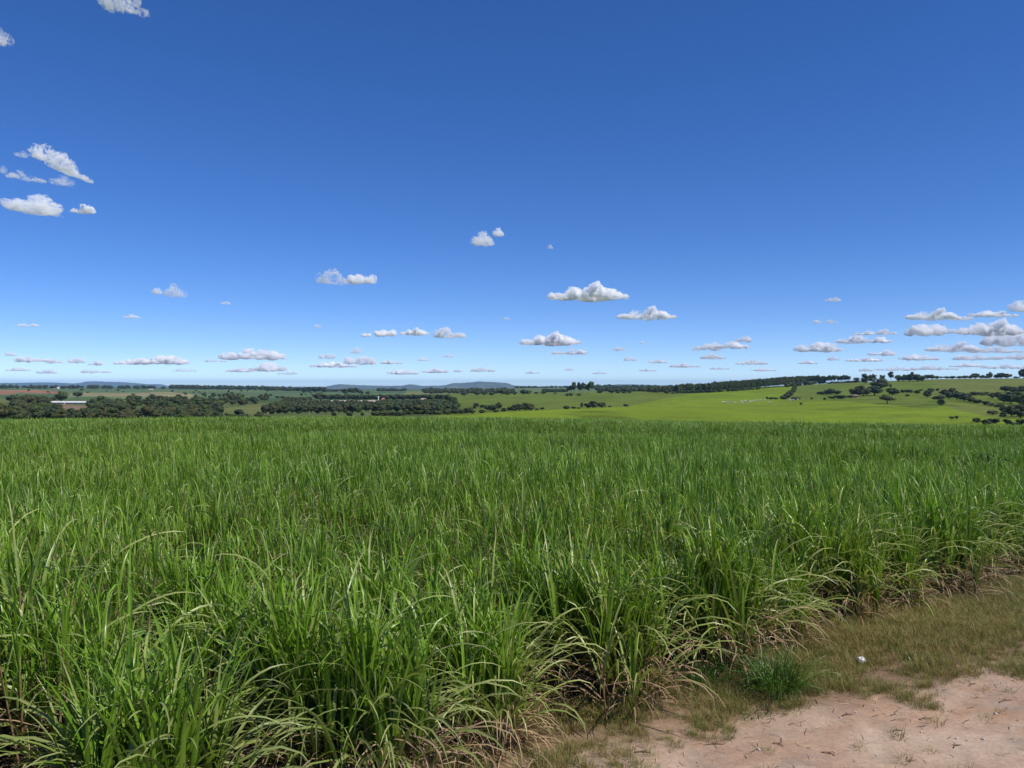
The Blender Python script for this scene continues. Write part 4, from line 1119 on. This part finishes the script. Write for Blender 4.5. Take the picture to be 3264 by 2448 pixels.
def cow_mesh():
    secs = [(-0.95, 1.02, 0.10, 0.16), (-0.85, 1.05, 0.26, 0.28), (-0.55, 1.02, 0.30, 0.34), (0.0, 0.98, 0.31, 0.38), (0.45, 1.02, 0.29, 0.36), (0.66, 1.16, 0.24, 0.36), (0.82, 1.10, 0.17, 0.28),
            (1.05, 1.02, 0.13, 0.18), (1.22, 0.95, 0.12, 0.15), (1.40, 0.82, 0.09, 0.11), (1.52, 0.74, 0.07, 0.08)]
    n = 10; an = np.linspace(0, 2 * math.pi, n, endpoint=False)
    V, Fc = [], []
    for (x, z, ry, rz) in secs:
        V += [(x, ry * math.cos(a), z + rz * math.sin(a)) for a in an]
    for i in range(len(secs) - 1):
        for j in range(n): Fc.append([i * n + j, i * n + (j + 1) % n, (i + 1) * n + (j + 1) % n, (i + 1) * n + j])
    Fc.append(list(range(n))[::-1]); Fc.append([(len(secs) - 1) * n + j for j in range(n)])
    Fq = []
    for f in Fc: Fq.append(f)
    def tube(a, b, r0, r1):
        v, f, c = tubes([(a, b)], r0, r1, np.array([1, 1, 1]), 6); o = len(V)
        V.extend([tuple(q) for q in v]); Fq.extend([[int(k) + o for k in q] for q in f])
    for sx, sy in ((0.5, 0.17), (0.5, -0.17)):
        tube((sx, sy, 0.85), (sx + 0.02, sy, 0.42), 0.11, 0.06); tube((sx + 0.02, sy, 0.44), (sx, sy, 0.0), 0.06, 0.05)
    for sx, sy in ((-0.72, 0.17), (-0.72, -0.17)):
        tube((sx, sy, 0.9), (sx + 0.08, sy, 0.62), 0.15, 0.09); tube((sx + 0.08, sy, 0.64), (sx - 0.08, sy, 0.40), 0.085, 0.055); tube((sx - 0.08, sy, 0.42), (sx - 0.05, sy, 0.0), 0.055, 0.05)
    tube((-0.95, 0, 1.1), (-1.03, 0, 0.55), 0.035, 0.02)
    for s_ in (1, -1):
        tube((1.18, 0.1 * s_, 1.06), (1.16, 0.26 * s_, 1.0), 0.05, 0.02); tube((1.2, 0.06 * s_, 1.06), (1.12, 0.14 * s_, 1.3), 0.03, 0.01)
    return mesh_np('cow', V, Fq, plain('white_hide', (0.50, 0.48, 0.44), 0.7, 0.1), None, True)
cm = cow_mesh()
for q, (x, b) in enumerate([(2304, 1286), (2313, 1287), (2321, 1285), (2329, 1284), (2341, 1288), (2361, 1284), (2366, 1285), (2374, 1282), (2378, 1288), (2390, 1285), (2397, 1283), (2407, 1281), (2415, 1280), (2423, 1280), (2439, 1279), (2451, 1288), (2457, 1288), (2514, 1277), (2518, 1281), (2528, 1278), (2542, 1277), (2365, 1290)]):
    X, Y, Z, r = hit(x, b); o = obj('cow', cm); o.location = (X, Y, Z); o.rotation_euler = (0, 0, R.choice([0, math.pi]) + R.uniform(-0.6, 0.6)); k = R.uniform(0.8, 0.98); o.scale = (k, k, k)
    tag(o, 'white cow grazing in the herd on the bright green hillside', 'cow', 'white cattle on the hillside')

# ------------------------------------------------------------------ far hills
def hill(label, Y0, ridge, depth=2200):
    """ridge: (photograph column, image row of the crest) at distance Y0"""
    xs = np.arange(ridge[0][0], ridge[-1][0] + 1, 3.0)
    yy = np.interp(xs, [a for a, b in ridge], [b for a, b in ridge])
    k = np.exp(-0.5 * (np.arange(-4, 5) / 1.6) ** 2); k /= k.sum(); yy = np.convolve(np.pad(yy, 4, mode='edge'), k, 'valid')
    Xr = (xs - CX) / F * Y0; Zr = H + (CY - yy) / F * Y0 + (fbm(xs * 0.11, xs * 0.0, 4) - 0.5) * 7
    t = np.concatenate([np.linspace(-1, 0, 14), np.linspace(0.12, 1, 8)])
    V = []
    for q in t:
        f = (1 - abs(q)) ** 0.75 if q < 0 else (1 - q) ** 0.9
        zz = -75 + (Zr + 75) * f + (fbm(Xr / 260 + 9, np.full_like(Xr, q * 6), 4) - 0.5) * 16 * min(1, 3 * abs(q)) * (1 - abs(q))
        V.append(np.stack([Xr * (1 + q * depth / Y0), np.full_like(Xr, Y0 + q * depth), zz], 1))
    V = np.array(V); a, b = V.shape[:2]
    i, j = np.meshgrid(np.arange(a - 1), np.arange(b - 1), indexing='ij')
    Fq = np.stack([i * b + j, i * b + j + 1, (i + 1) * b + j + 1, (i + 1) * b + j], -1).reshape(-1, 4)
    tt = NT('far_hill_cover'); co = tt.n('TexCoord').outputs['Object']
    c = tt.mix(tt.ramp(tt.noise(co, 0.0035, 6, 0.6), [(0.45, 0.0), (0.62, 1.0)]), (0.040, 0.060, 0.028), (0.11, 0.125, 0.055))
    b_ = tt.n('BsdfPrincipled', Base__Color=c, Roughness=0.95)
    o = obj('hill', mesh_np('hill', V.reshape(-1, 3), Fq, tt.surf(b_.outputs[0]), None, True))
    tag(o, label, kind='structure')
hill('long blue table hill on the far horizon', 16500, [(-700, 1226), (-80, 1222), (60, 1221), (160, 1219.5), (235, 1223), (255, 1222), (274, 1217), (300, 1216.5), (390, 1219), (430, 1221.5), (470, 1226), (500, 1225), (520, 1226.5), (545, 1234), (620, 1238)])
hill('blue green hill range with a flat top on the far horizon', 11500, [(980, 1238), (1040, 1233), (1075, 1226), (1085, 1225), (1120, 1227.5), (1160, 1229), (1230, 1231), (1285, 1230), (1300, 1226), (1320, 1226.5), (1345, 1231), (1420, 1229.5), (1428, 1226), (1440, 1222), (1470, 1221.5), (1510, 1219), (1525, 1216), (1540, 1217.5), (1570, 1219), (1605, 1220.5), (1620, 1222), (1632, 1229), (1660, 1231), (1740, 1234), (1860, 1237)], 1700)
hill('low blue hill behind the wooded hill', 12500, [(1880, 1236), (1930, 1228.5), (1970, 1226), (2040, 1226.5), (2100, 1229), (2200, 1234), (2300, 1240)], 1500)

# ------------------------------------------------------------------ haze
bm = bmesh.new(); bmesh.ops.create_cube(bm, size=1.0)
for v in bm.verts:
    v.co = Vector((v.co.x * 44000, v.co.y * 44000, -95 if v.co.z < 0 else 95))
me = bpy.data.meshes.new('haze'); bm.to_mesh(me); bm.free()
t = NT('haze_air')
pv = t.n('VolumePrincipled', Density=4.2e-5)
pv.inputs['Color'].default_value = (0.35, 0.60, 1.0, 1)
t.t.links.new(pv.outputs[0], t.out.inputs['Volume'])
me.materials.append(t.m)
tag(obj('haze', me), 'pale blue distance haze in the air', kind='stuff')

# ------------------------------------------------------------------ clouds: real vapour, each at its own place over a cloud base of about 1200 m
_cm = {}
def cloud_mat(dens, wisp=0.0):
    """white vapour, even inside one cloud; densities in steps so that clouds share materials"""
    k = round(math.log(dens) * 3); key = (k, wisp)
    if key not in _cm:
        t = NT('cloud_vapour')
        co = t.n('TexCoord').outputs['Object']
        n1 = t.noise(co, 11.0 if not wisp else 6.0, 6, 0.62, 0.6 if not wisp else 1.6)
        f = t.math('MULTIPLY', t.math('SUBTRACT', n1, 0.448 + wisp), 6.0 if not wisp else 4.5, clamp=True)
        vs_ = t.n('VolumeScatter', Density=t.math('MULTIPLY', f, math.exp(k / 3.0)), Anisotropy=-0.35)
        vs_.inputs['Color'].default_value = (1, 1, 1, 1)
        t.t.links.new(vs_.outputs[0], t.out.inputs['Volume'])
        _cm[key] = t.m
    return _cm[key]
from mathutils import noise as mnoise
def cloud_shape(seed, asp, ragged):
    """one cumulus, 1 wide, 1/asp high, base at z = 0: billows over a flat base, merged into one skin"""
    g = random.Random(seed)
    hh = 1.0 / asp
    bm = bmesh.new()
    n = max(4, int(asp * 2.4))
    peak = g.uniform(0.3, 0.7); peak2 = g.uniform(0.1, 0.9)
    for k in range(n + int(asp * 6) + 8):
        x = g.uniform(-0.5, 0.5) if k >= n else -0.46 + 0.92 * k / (n - 1)
        u = x + 0.5
        prof = max(0.42, 1 - ((u - peak) / 0.42) ** 2, 0.75 - ((u - peak2) / 0.2) ** 2) * (1 - 0.5 * abs(x) * 2 * 0.6)
        r = hh * (g.uniform(0.30, 0.42) if k < n else g.uniform(0.18, 0.34)) * (0.6 + 0.5 * prof)
        z = hh * (0.12 if k < n else prof * g.uniform(0.15, 0.85))
        z = min(z, hh - r)
        x = max(-0.5 + r * 0.8, min(0.5 - r * 0.8, x))
        y = g.uniform(-0.5, 0.5) * min(0.8, 1.6 * hh) * (1 - 0.6 * abs(x))
        bmesh.ops.create_icosphere(bm, subdivisions=2, radius=r, matrix=Matrix.Translation((x, y, z)) @ Matrix.Diagonal((1.35, 1.3, 1.0, 1)))
    me0 = bpy.data.meshes.new('cloud_tmp'); bm.to_mesh(me0); bm.free()
    o = bpy.data.objects.new('cloud_tmp', me0); COL.objects.link(o)
    md = o.modifiers.new('r', 'REMESH'); md.mode = 'VOXEL'; md.voxel_size = max(hh / 17.0, 0.011)
    dg = bpy.context.evaluated_depsgraph_get()
    me = bpy.data.meshes.new_from_object(o.evaluated_get(dg))
    bpy.data.objects.remove(o); bpy.data.meshes.remove(me0)
    off = Vector((g.uniform(0, 90), g.uniform(0, 90), g.uniform(0, 90)))
    nv = len(me.vertices)
    co = np.zeros(nv * 3, np.float32); me.vertices.foreach_get('co', co); co = co.reshape(-1, 3)
    no = np.array([v.normal[:] for v in me.vertices])
    for i in range(nv):
        p = Vector(co[i]); q = p / hh
        d = mnoise.fractal(q * 3.6 + off, 0.8, 2.1, 6) * 0.10 * hh * ragged + mnoise.noise(q * 1.3 + off) * 0.14 * hh * ragged
        co[i] += no[i] * d
    co[:, 2] = np.where(co[:, 2] < 0.06 * hh, 0.06 * hh + (co[:, 2] - 0.06 * hh) * 0.55, co[:, 2])
    co[:, 2] -= co[:, 2].min()
    co[:, 0] -= (co[:, 0].max() + co[:, 0].min()) / 2
    co[:, 0] /= (co[:, 0].max() - co[:, 0].min()); co[:, 2] *= hh / co[:, 2].max()
    me.vertices.foreach_set('co', co.ravel()); me.update()
    me.materials.clear(); me.materials.append(None)
    me.name = 'cloud'
    return me
SHAPES = []
for k, (asp, rg) in enumerate([(1.5, 1.6), (1.9, 1.5), (2.2, 1.8), (2.5, 1.2), (2.9, 1.3), (3.3, 1.1), (3.8, 1.0), (4.2, 1.1), (4.4, 1.0), (4.9, 1.0), (5.5, 1.0), (6.2, 1.0), (7.5, 1.0), (9.0, 1.0)]):
    SHAPES.append((asp, cloud_shape(300 + k, asp, rg)))
cg = random.Random(4)
D = 1.4756
def cloud(x, y, w, h, label, group=None, od=9.0, wisp=0.0, lumps=2.6, tilt=0.0):
    """centre and size in the 2212-wide view of the photograph"""
    x, y, w, h = x * D, y * D, w * D * 1.14, h * D * 1.16
    if not wisp: wisp = cg.choice([0.0, 0.0, 0.012, 0.022])
    yb = y + h / 2
    Y = min(1150.0 * F / max(CY - yb, 20), 95000.0)
    s = Y / F
    asp = w / h * (0.9 if wisp else 1.0)
    me = cg.choice([m for a, m in sorted(SHAPES, key=lambda t: abs(math.log(t[0] / asp)))[:3]])
    o = obj('cloud', me)
    a0 = [a for a, m in SHAPES if m is me][0]
    o.location = ((x - CX) * s, Y, H + (CY - yb) * s)
    o.scale = (w * s * cg.choice([1, -1]), w * s, h * s * a0)
    o.material_slots[0].link = 'OBJECT'
    o.material_slots[0].material = cloud_mat(od * 1.1 / (h * s), wisp)
    o.rotation_euler = (0, math.radians(tilt), 0)
    tag(o, label, 'cloud', group)
cloud(1272, 632, 160, 36, 'largest flat based white cloud, high over the eucalyptus clump', od=16)
cloud(1397, 678, 116, 27, 'lumpy white cloud just below the largest one', od=15)
cloud(1190, 733, 120, 28, 'long white cloud over the table topped hill', od=14)
cloud(1230, 760, 70, 14, 'thin cloud tucked under the long white one', od=12)
cloud(735, 600, 92, 30, 'broken curling cloud with a wispy tail', od=7, wisp=0.05)
cloud(782, 603, 56, 22, 'compact white cloud beside the curling one', od=12)
cloud(1042, 516, 48, 34, 'small ragged cloud alone in the high blue', od=9, wisp=0.025)
cloud(1076, 502, 24, 20, 'tiny ragged puff beside the small ragged cloud', od=7)
cloud(377, 627, 40, 30, 'faint fluffy cloud with a dimmer twin puff', od=6, wisp=0.03)
cloud(338, 629, 22, 14, 'dim twin puff beside the faint fluffy cloud', od=4)
cloud(72, 441, 98, 46, 'solid fluffy cloud below the streaky wisps', od=9, wisp=0.012, tilt=6)
cloud(182, 453, 46, 18, 'small bright puff beside the solid fluffy cloud', od=7)
cloud(104, 338, 92, 40, 'thick head of the streaky high wisps', od=9, wisp=0.03, tilt=26)
cloud(158, 374, 80, 18, 'trailing tail of the streaky high wisps', od=7, wisp=0.03, tilt=20)
for (x, y, w, h) in [(133, 390, 44, 24), (55, 382, 80, 18), (46, 333, 24, 16), (2, 366, 20, 18)]: cloud(x, y, w, h, 'thin veil of vapour around the streaky high wisps', 'thin veils of vapour', od=4, wisp=0.045, tilt=8)
cloud(262, 2, 84, 46, 'blurry white cloud floating higher than every other cloud', od=6, wisp=0.02)
cloud(-6, 82, 52, 36, 'greyish cloud tip just below the blurry highest cloud', od=5, wisp=0.02)
LSM = 'small isolated fair weather puff with clear blue all round'; GSM = 'small isolated puffs'
for (x, y, w, h) in [(487, 655, 18, 7), (285, 684, 34, 9), (47, 703, 17, 6), (72, 703, 25, 6), (685, 704, 16, 9), (1095, 688, 14, 7), (1800, 647, 34, 9), (1765, 695, 22, 7), (1795, 695, 24, 8), (1188, 533, 12, 10)]: cloud(x, y, w, h, LSM, GSM, od=5, lumps=2.0)
LRW = 'white cloud in the short row of four over the orchard'
for (x, y, w, h) in [(832, 720, 42, 15), (896, 717, 58, 16), (972, 720, 64, 23), (791, 724, 18, 8)]: cloud(x, y, w, h, LRW, 'row of four clouds', od=12)
LRT = 'white cloud in the crowded bank above the hill crest trees'; GRT = 'crowded cloud bank above the hill'
for (x, y, w, h, od) in [(2015, 680, 106, 24, 14), (2004, 713, 74, 26, 13), (2080, 688, 34, 10, 7), (2145, 678, 96, 14, 8), (2205, 662, 44, 26, 12), (2140, 708, 130, 34, 14), (2180, 730, 120, 36, 13), (2060, 750, 110, 22, 11), (2150, 756, 110, 14, 7), (2190, 770, 90, 16, 9), (1985, 772, 80, 14, 10), (2110, 772, 90, 14, 9), (2020, 795, 90, 10, 8), (2090, 789, 70, 9, 7), (2170, 792, 90, 10, 7), (2060, 716, 40, 10, 6)]: cloud(x, y, w, h, LRT, GRT, od=od)
LMD = 'flat white cloud in the scatter over the plantation'; GMD = 'scattered clouds over the plantation'
for (x, y, w, h) in [(1530, 749, 54, 18), (1580, 746, 66, 16), (1607, 733, 32, 14), (1540, 770, 52, 13), (1624, 783, 64, 11), (1765, 750, 94, 21), (1837, 734, 62, 18), (1900, 735, 46, 13), (1868, 720, 44, 9), (1913, 718, 38, 12), (1905, 763, 56, 12), (1868, 777, 74, 9), (1745, 783, 38, 8), (1800, 775, 24, 9), (1935, 797, 80, 9), (1870, 799, 30, 8)]: cloud(x, y, w, h, LMD, GMD, od=11)
LHZ = 'low white cloud in the broken line along the horizon'; GHZ = 'broken line of clouds along the horizon'
for (x, y, w, h, od) in [(22, 765, 22, 9, 7), (72, 776, 78, 15, 11), (118, 781, 28, 10, 8), (163, 779, 32, 12, 10), (208, 785, 28, 10, 7), (290, 781, 80, 14, 10), (350, 778, 100, 19, 12), (545, 766, 128, 23, 13), (465, 779, 44, 8, 6), (580, 793, 76, 20, 8), (705, 770, 34, 12, 7), (770, 757, 24, 14, 7), (720, 788, 90, 12, 9), (775, 779, 64, 19, 11), (846, 783, 46, 9, 9), (870, 804, 64, 11, 10), (940, 801, 56, 10, 9), (990, 801, 20, 7, 7), (1042, 799, 50, 9, 8), (915, 777, 26, 6, 6), (968, 769, 22, 6, 6), (1338, 754, 24, 10, 9), (1362, 776, 26, 9, 9), (1420, 781, 40, 8, 8), (1388, 740, 12, 6, 6), (1480, 790, 60, 10, 7), (1295, 806, 30, 6, 6), (1400, 800, 34, 6, 6), (1555, 796, 40, 7, 6), (1650, 799, 50, 7, 6), (205, 802, 60, 10, 5), (100, 803, 40, 9, 5), (40, 798, 50, 8, 4), (620, 806, 40, 8, 5), (520, 800, 60, 9, 5), (400, 800, 50, 8, 4), (1150, 805, 30, 6, 5), (1230, 798, 20, 6, 5)]: cloud(x, y, w, h, LHZ, GHZ, od=od)
